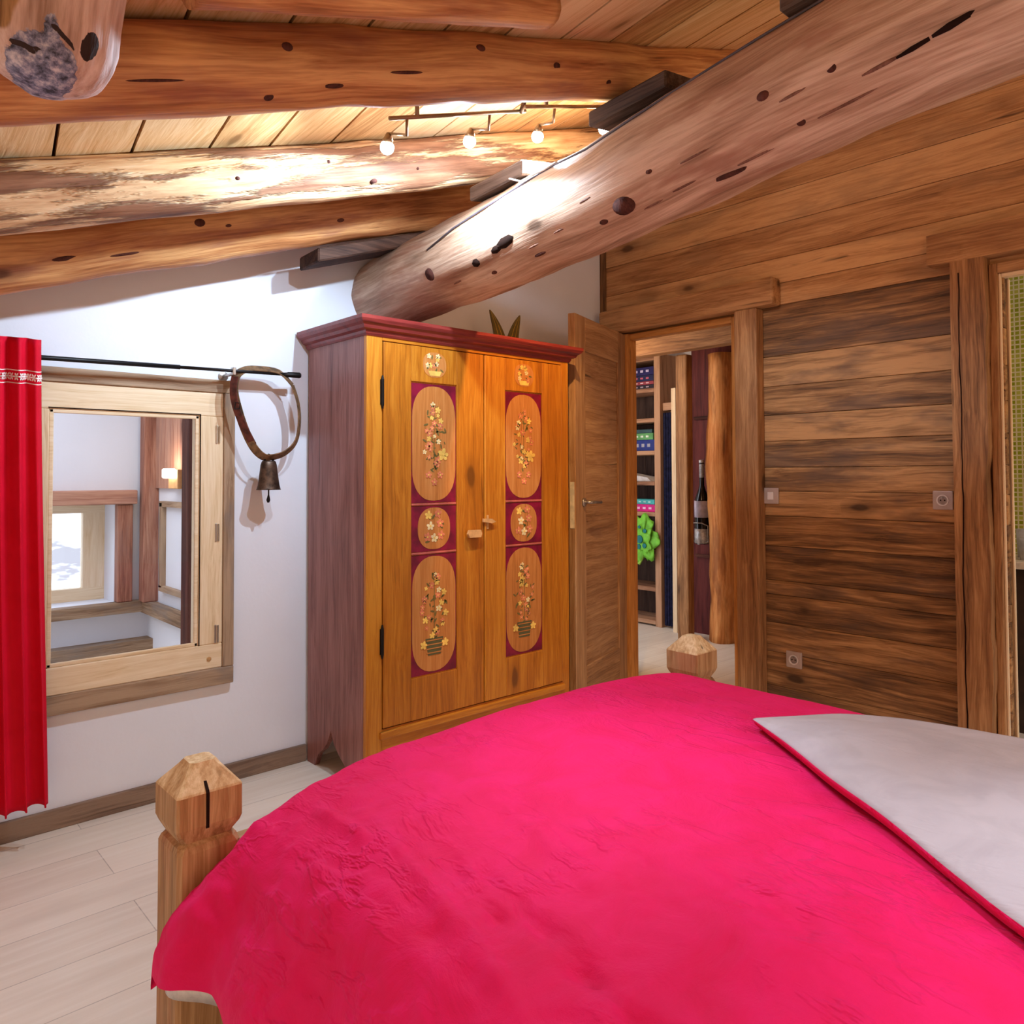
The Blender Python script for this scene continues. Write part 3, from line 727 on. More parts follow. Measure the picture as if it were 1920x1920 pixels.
# cornice moulding: profile swept round three sides with mitres
bm = new_bm()
prof = [(-.02, 1.776), (.004, 1.776), (.010, 1.784), (.012, 1.794), (.028, 1.800), (.034, 1.812), (.046, 1.820), (.054, 1.832), (.054, 1.846), (-.02, 1.846)]
def corner(o, z, k):
    return [(WX0-.01, WYa-o, z), (WX1+o, WYa-o, z), (WX1+o, WYb+o, z), (WX0-.01, WYb+o, z)][k]
vv = [[bm.verts.new(corner(o_, z, k)) for o_, z in prof] for k in range(4)]
fs = []
for k in range(3):
    for i in range(len(prof)):
        j = (i+1) % len(prof); fs.append(bm.faces.new((vv[k][i], vv[k][j], vv[k+1][j], vv[k+1][i])))
fs.append(bm.faces.new(vv[0][::-1])); fs.append(bm.faces.new(vv[3]))
finish(bm, [v for r in vv for v in r], fs, 'y', 0); bmesh.ops.recalc_face_normals(bm, faces=fs)
box(bm, (WX0, WYa, 1.79), (WX1, WYb, 1.842), 'y')
obj('cornice', bm, M['cornice'], wd, label='dark red moulded cornice')

def oval(y0, y1, z0, z1, flat=0.55, n=40):
    """a stadium-like medallion outline in (y,z)"""
    cy, cz, a, b = (y0+y1)/2, (z0+z1)/2, (y1-y0)/2, (z1-z0)/2; out = []
    for k in range(n):
        t = 2*PI*k/n; c, s_ = math.cos(t), math.sin(t); e = 2/2.35
        out.append((cy+a*math.copysign(abs(c)**e, c), cz+b*math.copysign(abs(s_)**e, s_)))
    return out
def flower(bm, x, y, z, r, m):
    for k in range(5):
        t = 2*PI*k/5+random.random()*.4
        disc(bm, (x, y+.62*r*math.cos(t), z+.62*r*math.sin(t)), (1, 0, 0), (0, math.cos(t), math.sin(t)), .48*r, .36*r, 8, m, .0009)
    disc(bm, (x+.0009, y, z), (1, 0, 0), (0, 1, 0), .26*r, .26*r, 8, 4, .0008)
def leafy(bm, x, y, z, r):
    t = random.uniform(0, PI); disc(bm, (x, y, z), (1, 0, 0), (0, math.cos(t), math.sin(t)), r, .36*r, 8, 5, .0006)
def stalk(bm, x, p, q):
    d = Vector((0, q[0]-p[0], q[1]-p[1])); disc(bm, (x, (p[0]+q[0])/2, (p[1]+q[1])/2), (1, 0, 0), d, d.length/2, .0018, 6, 5, .0005)
PM = [M['maroon'], M['medal'], M['petal_white'], M['petal_pink'], M['petal_yellow'], M['leafgreen'], M['basket'], M['rose_trim']]
def painted(door, y0, y1, z0, z1, kind, fx):
    bm = new_bm()
    box(bm, (fx-.002, y0, z0), (fx+.0012, y1, z1), 'z', 0)
    mg = .004 if kind != 'mid' else .032
    if kind == 'mid': ov = oval(y0+mg, y1-mg, z0+.008, z1-.008)
    else:
        hh = z1-z0; ca = .27*hh; a_ = (y1-y0)/2-mg; c_ = (y0+y1)/2; ov = []
        for k in range(17): t = PI*k/16; ov.append((c_+a_*math.copysign(abs(math.cos(t))**.85, math.cos(t)), z1-.008-ca+ca*math.sin(t)**.9))
        for k in range(17): t = PI+PI*k/16; ov.append((c_+a_*math.copysign(abs(math.cos(t))**.85, math.cos(t)), z0+.008+ca-ca*abs(math.sin(t))**.9))
    prism(bm, ov, 'x', fx+.001, fx+.0026, 'z', 1)
    x = fx+.0026; cy = (y0+y1)/2; h = z1-z0
    if kind == 'mid':
        for _ in range(7): leafy(bm, x, cy+random.uniform(-.045, .045), (z0+z1)/2+random.uniform(-.06, .06), .014)
        for dy, dz, m in ((-.03, .055, 4), (-.02, .01, 2), (.03, .02, 3), (.0, -.04, 2), (-.035, -.035, 3), (.035, -.03, 3), (.02, .06, 3)): flower(bm, x+.0006, cy+dy, (z0+z1)/2+dz, .018, m)
    else:
        stalk(bm, x, (cy, z0+.10), (cy, z1-.06))
        for k in range(46):
            f = random.random(); wv = .012+.05*math.sin(PI*min(1, (1-f)*1.05))
            leafy(bm, x+.0003, cy+random.uniform(-wv, wv), z0+.13+f*(h-.21), random.uniform(.007, .013))
        for k in range(24):
            f = (k+.5)/24; wv = .010+.055*math.sin(PI*(1-f)*.95)
            flower(bm, x+.0006, cy+random.uniform(-wv, wv), z0+.15+f*(h-.23), random.uniform(.008, .015), random.choice((2, 3, 3, 3, 4, 4)))
        if kind == 'basket':
            prism(bm, [(cy-.032, z0+.075), (cy+.032, z0+.075), (cy+.045, z0+.145), (cy-.045, z0+.145)], 'x', x, x+.0012, 'z', 6)
            for q in range(4): box(bm, (x+.001, cy-.04, z0+.083+.017*q), (x+.0018, cy+.04, z0+.087+.017*q), 'y', 1)
            for s_ in (-1, 1): flower(bm, x+.0012, cy+s_*.055, z0+.12, .017, 4)
        else:
            for s_ in (-1, 0, 1): flower(bm, x+.0012, cy+s_*.03, z0+.085+.03*abs(s_), .015, 3)
            flower(bm, x+.0012, cy+.045, z0+.20, .026, 4)
    obj('painted_panel', bm, PM, door, label={'mid': 'small square maroon panel with flowers', 'basket': 'tall maroon panel with flower basket medallion', 'top': 'tall maroon panel with flower garland medallion'}[kind])
for (dy0, dy1, py0, py1, hs, lab) in ((1.648, 2.165, 1.783, 2.013, 1, 'left ochre door with floral panels'), (2.178, 2.658, 2.296, 2.524, 0, 'right ochre door with floral panels')):
    bm = new_bm(); fx = WX1+.004
    zb, zt = .236, 1.758
    box(bm, (WX1-.018, dy0, zb), (fx, py0-.002, zt), 'z', bev=.0025); box(bm, (WX1-.018, py1+.002, zb), (fx, dy1, zt), 'z', bev=.0025)
    box(bm, (WX1-.018, py0-.002, 1.612), (fx, py1+.002, zt), 'z', bev=.0015); box(bm, (WX1-.018, py0-.002, zb), (fx, py1+.002, .404), 'z', bev=.0015)
    box(bm, (WX1-.018, py0-.004, .40), (fx-.007, py1+.004, 1.615), 'z')
    dr = obj('door', bm, M['ochre'], wd, label=lab)
    px = fx-.006
    painted(dr, py0, py1, 1.113, 1.606, 'top', px); painted(dr, py0, py1, .912, 1.101, 'mid', px); painted(dr, py0, py1, .409, .900, 'basket', px)
    for z in (1.107, .906):
        bm = new_bm(); box(bm, (px-.001, py0, z-.004), (px+.005, py1, z+.004), 'y', bev=.002); obj('divider_strip', bm, M['rose_trim'], dr)
    bm = new_bm(); cy = (py0+py1)/2
    prism(bm, oval(cy-.06, cy+.06, 1.635, 1.74), 'x', fx-.001, fx+.0012, 'z', 1)
    for k in range(7): leafy(bm, fx+.0012, cy+random.uniform(-.04, .04), 1.68+random.uniform(-.035, .045), .011)
    for k in range(7): flower(bm, fx+.0016, cy+random.uniform(-.038, .038), 1.665+random.uniform(0, .06), .011, random.choice((2, 3, 4, 4)))
    prism(bm, [(cy-.025, 1.642), (cy+.025, 1.642), (cy+.034, 1.662), (cy-.034, 1.662)], 'x', fx+.0008, fx+.002, 'z', 4)
    obj('painted_crest', bm, PM, dr, label='small painted flower bowl above the panel')
    if hs:
        bm = new_bm(); prism(bm, [(2.066, .958), (2.128, .958), (2.134, .973), (2.128, .990), (2.066, .990), (2.058, .974)], 'x', fx+.012, fx+.026, 'y'); tube(bm, [(fx, 2.10, .974), (fx+.013, 2.10, .974)], .008, 10)
        obj('turn_button', bm, M['knob'], dr)
    else:
        bm = new_bm(); prism(bm, [(2.150, 1.022), (2.20, 1.014), (2.222, 1.02), (2.20, 1.034), (2.150, 1.036)], 'x', fx+.008, fx+.016, 'y'); box(bm, (fx, 2.178, .99), (fx+.004, 2.19, 1.05), 'z')
        obj('latch', bm, M['knob'], dr)
for z in (1.557, .575):
    bm = new_bm(); tube(bm, [(WX1+.006, 1.642, z-.066), (WX1+.006, 1.642, z-.05), (WX1+.006, 1.642, z+.05), (WX1+.006, 1.642, z+.066)], [.003, .0065, .0065, .003], 10); box(bm, (WX1, 1.634, z-.05), (WX1+.003, 1.654, z+.05))
    obj('hinge', bm, M['blackiron'], wd)
bm = new_bm(); tube(bm, [(WX1+.006, 2.171, .24), (WX1+.006, 2.171, 1.755)], .006, 8); obj('cover_strip', bm, M['ochre'], wd)

# ---- ski tips on the wardrobe
for i, (yt, yb, lab) in enumerate(((2.485, 2.565, 'left striped olive ski tip standing on the wardrobe, bent to the left'), (2.690, 2.630, 'right striped olive ski tip standing on the wardrobe, bent to the right'))):
    bm = new_bm(); pts = []
    n = 14; L_ = []; Rr = []
    for k in range(n+1):
        t = k/n; z = 1.846+.212*t; cy = yb+(yt-yb)*t**1.9; w = .040*(1-t**2.2)**0.8+.001
        L_.append((cy-w, z)); Rr.append((cy+w, z))
    prism(bm, L_+Rr[::-1], 'x', -2.905, -2.897, 'z', 0)
    for s_ in (-.35, .35):
        prism(bm, [(a[0]*(.5-s_/2)+b[0]*(.5+s_/2)-.003*(1-k/n), a[1]) for k, (a, b) in enumerate(zip(L_, Rr))] + [(a[0]*(.5-s_/2)+b[0]*(.5+s_/2)+.003*(1-k/n), a[1]) for k, (a, b) in reversed(list(enumerate(zip(L_, Rr))))], 'x', -2.8975, -2.896, 'z', 1)
    tag(obj('ski_tip', bm, [M['ski'], M['ski_y']], loc=(-2.9, yb, 1.846)), lab, 'ski', 'ski tips on the wardrobe')

# ------------------------------------------------------------------ door_1 : open leaf, posts, lintel
HX, HY = -2.885, 3.50
du = Vector((0.322, -0.947, 0)).normalized()
MX = Matrix.Translation((HX, HY, 0)) @ Matrix(((du.x, du.y, 0, 0), (du.y, -du.x, 0, 0), (0, 0, 1, 0), (0, 0, 0, 1)))
# local: x along the leaf from the hinge, y thickness (+y faces the room), z up
d1 = thing('door_1', 'plain brown wooden bedroom door standing open beside the wardrobe', 'door', (HX, HY, 0)); struct(d1)
bm = new_bm(); T0, T1 = -.02, .02; W_ = .72; Ht = 2.05
for lo_, hi_, g_ in (((0.0, T0, .01), (.12, T1, Ht), 'z'), ((W_-.13, T0, .01), (W_, T1, Ht), 'z'), ((.12, T0, 1.87), (W_-.13, T1, Ht), 'x'), ((.12, T0, .01), (W_-.13, T1, .24), 'x')):
    box(bm, lo_, hi_, g_, bev=.004, mx=MX)

for k in range(11): box(bm, (.11, -.009, .23+.15*k), (W_-.12, .009, min(1.88, .23+.15*(k+1))-.0006), 'x', mx=MX, tone=.25+.3*random.random())

lf = obj('door_leaf', bm, M['leaf'], d1)
bm = new_bm(); box(bm, (W_-.001, -.012, .955), (W_+.002, .012, 1.19), 'z', bev=.001, mx=MX); obj('strike_plate', bm, M['brass'], lf, label='pale metal lock plate on the door edge')
bm = new_bm()
sgn = 1
for sgn in (1, -1):
    tube(bm, [MX @ Vector((.625, sgn*.02, 1.085)), MX @ Vector((.625, sgn*.03, 1.085))], .022, 14)
    tube(bm, [MX @ Vector((.625, sgn*.02, 1.085)), MX @ Vector((.625, sgn*.062, 1.085)), MX @ Vector((.60, sgn*.066, 1.085)), MX @ Vector((.50, sgn*.066, 1.082))], .0085, 10)
obj('door_handle', bm, M['steel'], lf, smooth=True)
bm = new_bm(); box(bm, (HX-.03, YW-.022, 0), (HX+.035, YW+.06, 2.055), 'z', bev=.003); box(bm, (-2.175, YW+.0, 0), (-2.14, YW+.06, 2.055), 'z', bev=.003); box(bm, (HX+.035, YW, 2.02), (-2.175, YW+.06, 2.055), 'x', bev=.003)
obj('door_frame', bm, M['jamb'], d1)

tag(obj('door_post', (lambda b: (box(b, (-2.115, 3.455, 0), (-1.988, YW, 2.062), 'z', bev=.008), b)[1])(new_bm()), M['beam'], loc=(-2.05, 3.5, 0)), 'upright brown door post under the lintel, right of the open bedroom door', 'post')
tag(obj('door_lintel', (lambda b: (box(b, (-3.02, 3.445, 2.062), (-1.893, YW, 2.20), 'x', bev=.012), b)[1])(new_bm()), M['beam'], loc=(-2.45, 3.5, 2.06)), 'thick brown timber lintel over the open bedroom door', 'lintel')
# rough post and lintel of the bathroom door
dp = thing('door_post', 'rough cracked timber post beside the bathroom door at the right edge', 'post', (-1.04, 3.49, 0))
bm = new_bm(); nz = 44; left = []; right = []
for k in range(nz+1):
    z = 2.10*k/nz
    left.append((-1.101+.003*noise.noise(Vector((0, 0, z*4))), z)); right.append((-.975+.010*noise.noise(Vector((3, 1, z*3)))+.006*noise.noise(Vector((5, 1, z*11))), z))
prism(bm, left+right[::-1], 'y', 3.445, YW, 'z')
po = obj('timber', bm, M['beam'], dp)
bm = new_bm(); pl = []
for k in range(60):
    z = .05+2.0*k/59; pl.append((-1.068+.006*noise.noise(Vector((8, 2, z*3.1)))+.003*noise.noise(Vector((8, 2, z*13))), z))
wv = [.0012+.0022*max(0, noise.noise(Vector((1, 4, z*2.5)))+.5) for _, z in pl]
prism(bm, [(a-w, z) for (a, z), w in zip(pl, wv)]+[(a+w, z) for (a, z), w in reversed(list(zip(pl, wv)))], 'y', 3.4438, 3.4455, 'z')
obj('crack', bm, M['crack'], po)
tag(obj('door_lintel', (lambda b: (prism(b, [(-1.19, 2.105), (-1.13, 2.10), (-.5, 2.10), (.35, 2.09), (.35, 2.24), (-.87, 2.235), (-1.188, 2.23)], 'y', 3.445, YW, 'x'), b)[1])(new_bm()), M['beam'], loc=(-.4, 3.5, 2.1)), 'thick timber lintel over the bathroom door at the right edge', 'lintel')
dt = struct(thing('trim_1', 'narrow wood door frame strips around the bathroom opening', 'trim', (-.93, YW, 0)))
bm = new_bm(); box(bm, (-.975, YW-.03, 0), (-.946, YW+.06, 2.075), 'z', bev=.004); box(bm, (-.946, YW-.03, 2.035), (.3, YW+.06, 2.075), 'x', bev=.004); obj('casing', bm, M['beam'], dt)
bm = new_bm(); box(bm, (-.946, YW-.012, 0), (-.936, YW+.03, 2.035), 'z', bev=.003); box(bm, (-.936, YW-.012, 2.018), (.3, YW+.03, 2.035), 'x', bev=.003); obj('bead', bm, M['pine'], dt)
bm = new_bm(); box(bm, (-.93, YW+.045, 0), (-.923, YW+.06, 2.018), 'z', bev=.002); obj('stop', bm, M['pine'], dt)

# ------------------------------------------------------------------ switch and sockets
def plate(name, label, cat, x, z, kind):
    t = thing(name, label, cat, (x, YW-.004, z))
    bm = new_bm(); box(bm, (x-.040, YW-.014, z-.040), (x+.040, YW-.002, z+.040), bev=.004); pf = obj('face_plate', bm, M['plate'], t)
    bm = new_bm()
    if kind == 'switch':
        box(bm, (x-.017, YW-.018, z-.020), (x+.015, YW-.012, z+.020), bev=.003); obj('rocker', bm, M['plate_in'], t)
    else:
        lathe(bm, (x, YW-.013, z), [(.024, 0), (.024, -.004), (.019, -.004), (.018, -.001), (.001, -.001)], 24, axis='y'); so_ = obj('socket_ring', bm, M['plate_in'], t)
        bm = new_bm(); disc(bm, (x-.008, YW-.0145, z), (0, -1, 0), (1, 0, 0), .003, .003, 8); disc(bm, (x+.008, YW-.0145, z), (0, -1, 0), (1, 0, 0), .003, .003, 8); obj('hole', bm, M['crack'], so_)
        bm = new_bm(); tube(bm, [(x, YW-.013, z+.011), (x, YW-.024, z+.011)], .0025, 8); obj('earth_pin', bm, M['steel'], so_)
plate('light_switch', 'square grey light switch on the panelled wall right of the door post', 'switch', -1.953, 1.118, 'switch')
plate('wall_socket', 'grey wall socket at hand height beside the cracked bathroom post', 'socket', -1.166, 1.114, 'socket')
plate('wall_socket', 'grey wall socket low on the panelling, just above the bed', 'socket', -1.843, .325, 'socket')

# ------------------------------------------------------------------ bed
bed = thing('bed', 'double bed with chunky square timber posts at its foot', 'bed', (-.6, 1.45, 0))
def bed_post(x, y, w, top):
    bm = new_bm(); a = w/2
    # shaft with chamfered shoulder, narrow neck, octagonal-topped cap
    def ring(s_, z, ch=.25):
        c = s_*ch; rough_ = [1+.035*noise.noise(Vector((x*9+q*3.1, y*7, z*31))) for q in range(8)]
        return [(x+(px_-x)*q_, y+(py_-y)*q_, z) for (px_, py_, _), q_ in zip(_ring(s_, z, c), rough_)]
    def _ring(s_, z, c):
        return [(x-s_+c, y-s_, z), (x+s_-c, y-s_, z), (x+s_, y-s_+c, z), (x+s_, y+s_-c, z), (x+s_-c, y+s_, z), (x-s_+c, y+s_, z), (x-s_, y+s_-c, z), (x-s_, y-s_+c, z)]
    zt = top
    secs = [(a, 0, .14), (a, zt-.162, .14), (a*.94, zt-.150, .2), (a*.80, zt-.143, .3)]
    def build(secs, mats_end=None):
        rings = [[bm.verts.new(p) for p in ring(*s_)] for s_ in secs]; fs = []
        for i in range(len(rings)-1):
            for k in range(8): fs.append(bm.faces.new((rings[i][k], rings[i][(k+1) % 8], rings[i+1][(k+1) % 8], rings[i+1][k])))
        fs.append(bm.faces.new(rings[0][::-1])); fs.append(bm.faces.new(rings[-1]))
        finish(bm, [v for r in rings for v in r], fs, 'z', 0); bmesh.ops.recalc_face_normals(bm, faces=fs)
        return fs
    build(secs)
    p = obj('post', bm, M['post'], bed)
    bm = new_bm()
    fs = build([(a*.80, zt-.146, .2), (a*.98, zt-.124, .10), (a*1.04, zt-.112, .07), (a*1.04, zt-.050, .07), (a*1.01, zt-.046, .08), (a*.50, zt-.008, .2), (a*.42, zt, .3)])
    for f in fs:
        if f.calc_center_median().z > zt-.05 and f.normal.z > .3: f.material_index = 1
    cp = obj('post_cap', bm, [M['post'], M['endgrain']], p, label='faceted cap with a pale end-grain top')
    return p, cp
bx, yn, yf, tp = -1.60, .585, 2.317, .652
p, cp = bed_post(bx, yn, .125, tp)
bm = new_bm()
prism(bm, [(bx+.024, tp-.010), (bx+.063, tp-.0475), (bx+.0645, tp-.056), (bx+.0645, tp-.118), (bx+.0668, tp-.118), (bx+.0668, tp-.050), (bx+.064, tp-.0445), (bx+.024, tp-.005)], 'y', yn-.010, yn-.004)
obj('split', bm, M['crack'], cp)
bed_post(bx, yf, .125, tp)
bm = new_bm(); box(bm, (bx-.02, yn+.06, .20), (bx+.025, yf-.06, .47), 'y', bev=.006); obj('footboard', bm, M['post'], bed)
for y in (yn+.01, yf-.05):
    bm = new_bm(); box(bm, (bx+.06, y, .20), (.70, y+.04, .36), 'x', bev=.005); obj('side_rail', bm, M['beam'], bed)
bm = new_bm(); box(bm, (bx+.12, yn+.09, .22), (.52, yf-.21, .53), 'x', bev=.05, seg=4); obj('mattress', bm, M['mattress'], bed, smooth=True)
for y in (yn, yf):
    bm = new_bm(); box(bm, (.67, y-.06, 0), (.77, y+.06, .9), 'z', bev=.01); obj('post', bm, M['post'], bed)

# ---- duvet
dv = thing('duvet', 'bright raspberry red duvet spread over the bed', 'duvet', (-.6, 1.4, .6))
def lerp(a, b, t): return a+(b-a)*t
prof_pts = [(.466, .315), (.470, .36), (.498, .41), (.545, .46), (.60, .510), (.675, .555), (.80, .590), (1.0, .618), (1.3, .630), (1.6, .628), (1.85, .618), (2.0, .604), (2.09, .578), (2.15, .53), (2.185, .46), (2.19, .38), (2.185, .33)]
# arc-length resample
PL = [0.0]
for a, b in zip(prof_pts, prof_pts[1:]): PL.append(PL[-1]+math.hypot(b[0]-a[0], b[1]-a[1]))
SP = smoothpts(prof_pts, 8); SL = [0.0]
for a, b in zip(SP, SP[1:]): SL.append(SL[-1]+math.hypot(b[0]-a[0], b[1]-a[1]))
def prof_at(t):
    s_ = t*SL[-1]; lo_ = 0
    for i in range(len(SL)-1):
        if SL[i+1] >= s_: lo_ = i; break
    f = (s_-SL[lo_])/max(1e-9, SL[lo_+1]-SL[lo_]); a, b = SP[lo_], SP[lo_+1]
    return lerp(a[0], b[0], f), lerp(a[1], b[1], f)
def crease(x, y, x0, y0, x1, y1, w, h):
    dx, dy = x1-x0, y1-y0; L2 = dx*dx+dy*dy
    t = ((x-x0)*dx+(y-y0)*dy)/L2
    wob = .007*math.sin(t*7+x0*20)
    d = abs((x-x0)*dy-(y-y0)*dx)/math.sqrt(L2)+wob
    return h*math.exp(-(d/w)**2)*sstep(-.1, .25, t)*sstep(1.1, .75, t)
CREASES = ((-1.255, .775, -.69, .66, .011, .012), (-1.046, .79, -.817, .74, .008, -.012), (-1.07, .56, -.84, .50, .010, .010), (-.727, .765, -.561, .733, .010, -.016), (-1.0, .812, -.72, .766, .009, -.012),
           (-1.36, .73, -1.18, .727, .009, .010), (-1.10, .61, -1.01, .58, .008, .010), (-.94, .645, -.75, .56, .009, .010), (-1.175, .735, -1.43, .72, .009, .009), (-.673, 1.044, -.476, .986, .014, -.010),
           (-1.25, .65, -1.12, .70, .008, -.009), (-1.2, .60, -1.08, .66, .007, .008), (-1.28, .69, -1.2, .62, .007, .008), (-1.16, .67, -1.06, .64, .007, -.008), (-.9, 1.0, -.2, .84, .03, .008), (-1.3, 1.0, -.6, .86, .02, .006))
def dsurf(u, t):
    y, z = prof_at(t)
    topw = sstep(.40, .56, z)
    side = (1-topw) if y < 1.2 else 0.0
    # foot end (u small) rounds down behind the footboard
    xs = -1.53 + .03*side
    x = xs + 2.13*u
    e = (x-xs)
    drop = .055*math.exp(-(e/.035)**2)*topw
    z -= drop
    # near side hangs straight past the corner, corner bulges over the post
    if side > 0:
        z0 = z
        y += .055*side*sstep(.05, .14, e)+.012*side*math.sin(x*11)+.01*side*math.sin(x*23+1)
        z += .006*side*math.sin(x*17)
    # puff and folds
    z += .016*topw*noise.noise(Vector((x*1.6, y*2.2, 3.0)))+.004*topw*noise.noise(Vector((x*5, y*5, 9)))
    w = .0024*noise.noise(Vector((x*14, y*14+z*14, 1)))+.0016*noise.noise(Vector((x*30, y*30+z*30, 7)))
    near = sstep(1.15, .6, y)
    z += w*(.35+2.6*near); 
    if side > .3: y += -w*1.5
    for c in CREASES:
        z += crease(x, y, *c)*topw
    return Vector((x, y, z))
bm = new_bm(); NU, NV = 300, 230
g = [[bm.verts.new(dsurf((i/NU)**1.15, j/NV)) for i in range(NU+1)] for j in range(NV+1)]
fs = [bm.faces.new((g[j][i], g[j][i+1], g[j+1][i+1], g[j+1][i])) for j in range(NV) for i in range(NU)]
# foot end tucked down
tk = []
for j in range(NV+1):
    p = g[j][0].co.copy(); s_ = sstep(.40, .56, p.z+.055)
    tk.append((bm.verts.new(p+Vector((-.006, .0, -.03))), bm.verts.new(p+Vector((.012, .02*(1-s_), -.10*s_-.01)))))
for j in range(NV):
    fs.append(bm.faces.new((g[j][0], g[j+1][0], tk[j+1][0], tk[j][0]))); fs.append(bm.faces.new((tk[j][0], tk[j+1][0], tk[j+1][1], tk[j][1])))
finish(bm, list(bm.verts), fs, 'x', 0); bmesh.ops.recalc_face_normals(bm, faces=fs)
top = obj('cover', bm, M['duvet'], dv, smooth=True)
# white lining peeping out below the near hem
bm = new_bm(); prev = None; fs = []; allv = []
for i in range(0, NU+1, 2):
    p = dsurf((i/NU)**1.15, 0.0); q = dsurf((i/NU)**1.15, 0.06)
    k = 1.0 if i > 6 else .2
    cur = [bm.verts.new((p.x+.006, p.y+.012, p.z+.010)), bm.verts.new((p.x+.006, p.y+.014, p.z-.022*k-.004*math.sin(p.x*31))), bm.verts.new((p.x+.006, p.y+.026, p.z-.012*k)), bm.verts.new((p.x+.006, p.y+.032, p.z+.016))]
    if prev:
        for a in range(3): fs.append(bm.faces.new((prev[a], cur[a], cur[a+1], prev[a+1])))
    prev = cur
finish(bm, list(bm.verts), fs, 'x', 0)
obj('lining', bm, M['hem'], dv, smooth=True, label='white lining showing below the hem')
# ---- folded-back corner, grey side up
def dtop(x, y):
    # height of the duvet top at y
    best = None
    for a, b in zip(SP, SP[1:]):
        if b[0] > a[0] and a[0] <= y <= b[0] and a[1] > .5: return lerp(a[1], b[1], (y-a[0])/(b[0]-a[0]))
    return .60
Nn = [(-.956, 1.625), (-.80, 1.51), (-.66, 1.396), (-.52, 1.305), (-.387, 1.207), (-.292, 1.139), (-.05, .985), (.25, .80), (.58, .62)]
Ff = [(-.956, 1.640), (-.90, 1.745), (-.835, 1.86), (-.73, 1.955), (-.60, 2.02), (-.45, 2.04), (-.15, 2.06), (.2, 2.08), (.58, 2.09)]
Ns, Fs = smoothpts(Nn, 10), smoothpts(Ff, 10); n = len(Ns); m = 46
bm = new_bm(); G = []
for i in range(n):
    row = []; ti = i/(n-1)
    for j in range(m+1):
        t = j/m; x = lerp(Ns[i][0], Fs[i][0], t); y = lerp(Ns[i][1], Fs[i][1], t)
        base = dtop(x, min(y, 2.03))+.010
        span = min(1, ti*4.0)
        lift = .018+.030*span*math.sin(PI*min(1, t*1.15))**.7 if t < 1 else .018
        z = base+lift
        z += .006*noise.noise(Vector((x*4, y*4, 2)))*span
        z += .007*math.sin((t*9+ti*3))*math.exp(-((t-.25)/.25)**2)*span
        z += .004*math.sin(t*21+x*6)*math.exp(-((t-.12)/.16)**2)*span
        row.append(Vector((x, y, z)))
    G.append(row)
vt = [[bm.verts.new(p) for p in r] for r in G]
vb = [[bm.verts.new(Vector((p.x, p.y, p.z-.012-.006*min(1, i*0.1)))+Vector((.004, .004, 0))) for p in r] for i, r in enumerate(G)]
ft = []; fb = []
for i in range(n-1):
    for j in range(m):
        ft.append(bm.faces.new((vt[i][j], vt[i+1][j], vt[i+1][j+1], vt[i][j+1]))); fb.append(bm.faces.new((vb[i][j], vb[i][j+1], vb[i+1][j+1], vb[i+1][j])))
    fb.append(bm.faces.new((vt[i][0], vb[i][0], vb[i+1][0], vt[i+1][0]))); fb.append(bm.faces.new((vt[i][m], vt[i+1][m], vb[i+1][m], vb[i][m])))
for j in range(m):
    fb.append(bm.faces.new((vt[0][j], vt[0][j+1], vb[0][j+1], vb[0][j]))); fb.append(bm.faces.new((vt[n-1][j], vb[n-1][j], vb[n-1][j+1], vt[n-1][j+1])))
finish(bm, list(bm.verts), ft, 'x', 0); 
for f in fb: f.material_index = 1
bmesh.ops.recalc_face_normals(bm, faces=bm.faces)
obj('folded_corner', bm, [M['flap'], M['duvet']], dv, smooth=True, label='light grey underside folded back into a point')

# ------------------------------------------------------------------ corridor seen through the open door
def sbox(name, lo, hi, mat, g='x', kind=True, bev=0):
    bm = new_bm(); box(bm, lo, hi, g, bev=bev); o = obj(name, bm, mat, loc=((lo[0]+hi[0])/2, (lo[1]+hi[1])/2, lo[2]))
    if kind: struct(o)
    return o
sbox('wall_corridor_back', (-4.9, 5.36, 0), (-2.0, 5.42, 2.7), M['plaster'])
sbox('wall_corridor_left', (-4.9, YW+.06, 0), (-4.84, 5.4, 2.7), M['plaster'])
sbox('wall_corridor_right', (-2.06, YW+.06, 0), (-2.0, 5.4, 2.7), M['panel'], 'y')
sbox('ceiling_corridor', (-4.9, YW+.06, 2.45), (-2.0, 5.4, 2.5), M['ceil'], 'x')
tag(sbox('ceiling_beam', (-4.6, 4.55, 2.115), (-2.06, 4.66, 2.28), M['beam'], 'x', False, .01), 'brown horizontal beam across the corridor, seen through the door opening', 'beam')
bc = thing('bookcase', 'tall timber shelf unit of games at the end of the corridor', 'bookcase', (-4.1, 5.15, 0))
bm = new_bm(); box(bm, (-3.795, 5.0, 0), (-3.735, 5.30, 2.20), 'z', bev=.004); obj('upright', bm, M['shelf'], bc)
bm = new_bm(); box(bm, (-4.46, 5.0, 0), (-4.40, 5.30, 2.20), 'z', bev=.004); obj('upright', bm, M['shelf'], bc)
bm = new_bm()
for k in range(6): box(bm, (-4.40+.1*k, 5.28, 0.02), (-4.40+.1*k+.098, 5.30, 2.2), 'z')
obj('back_panel', bm, M['shelfback'], bc)
for z in (.03, .295, .565, .90, 1.15, 1.40, 1.665, 1.91, 2.17):
    bm = new_bm(); box(bm, (-4.40, 5.0, z-.015), (-3.795, 5.28, z+.018), 'x', bev=.003); obj('shelf', bm, M['shelf'], bc)
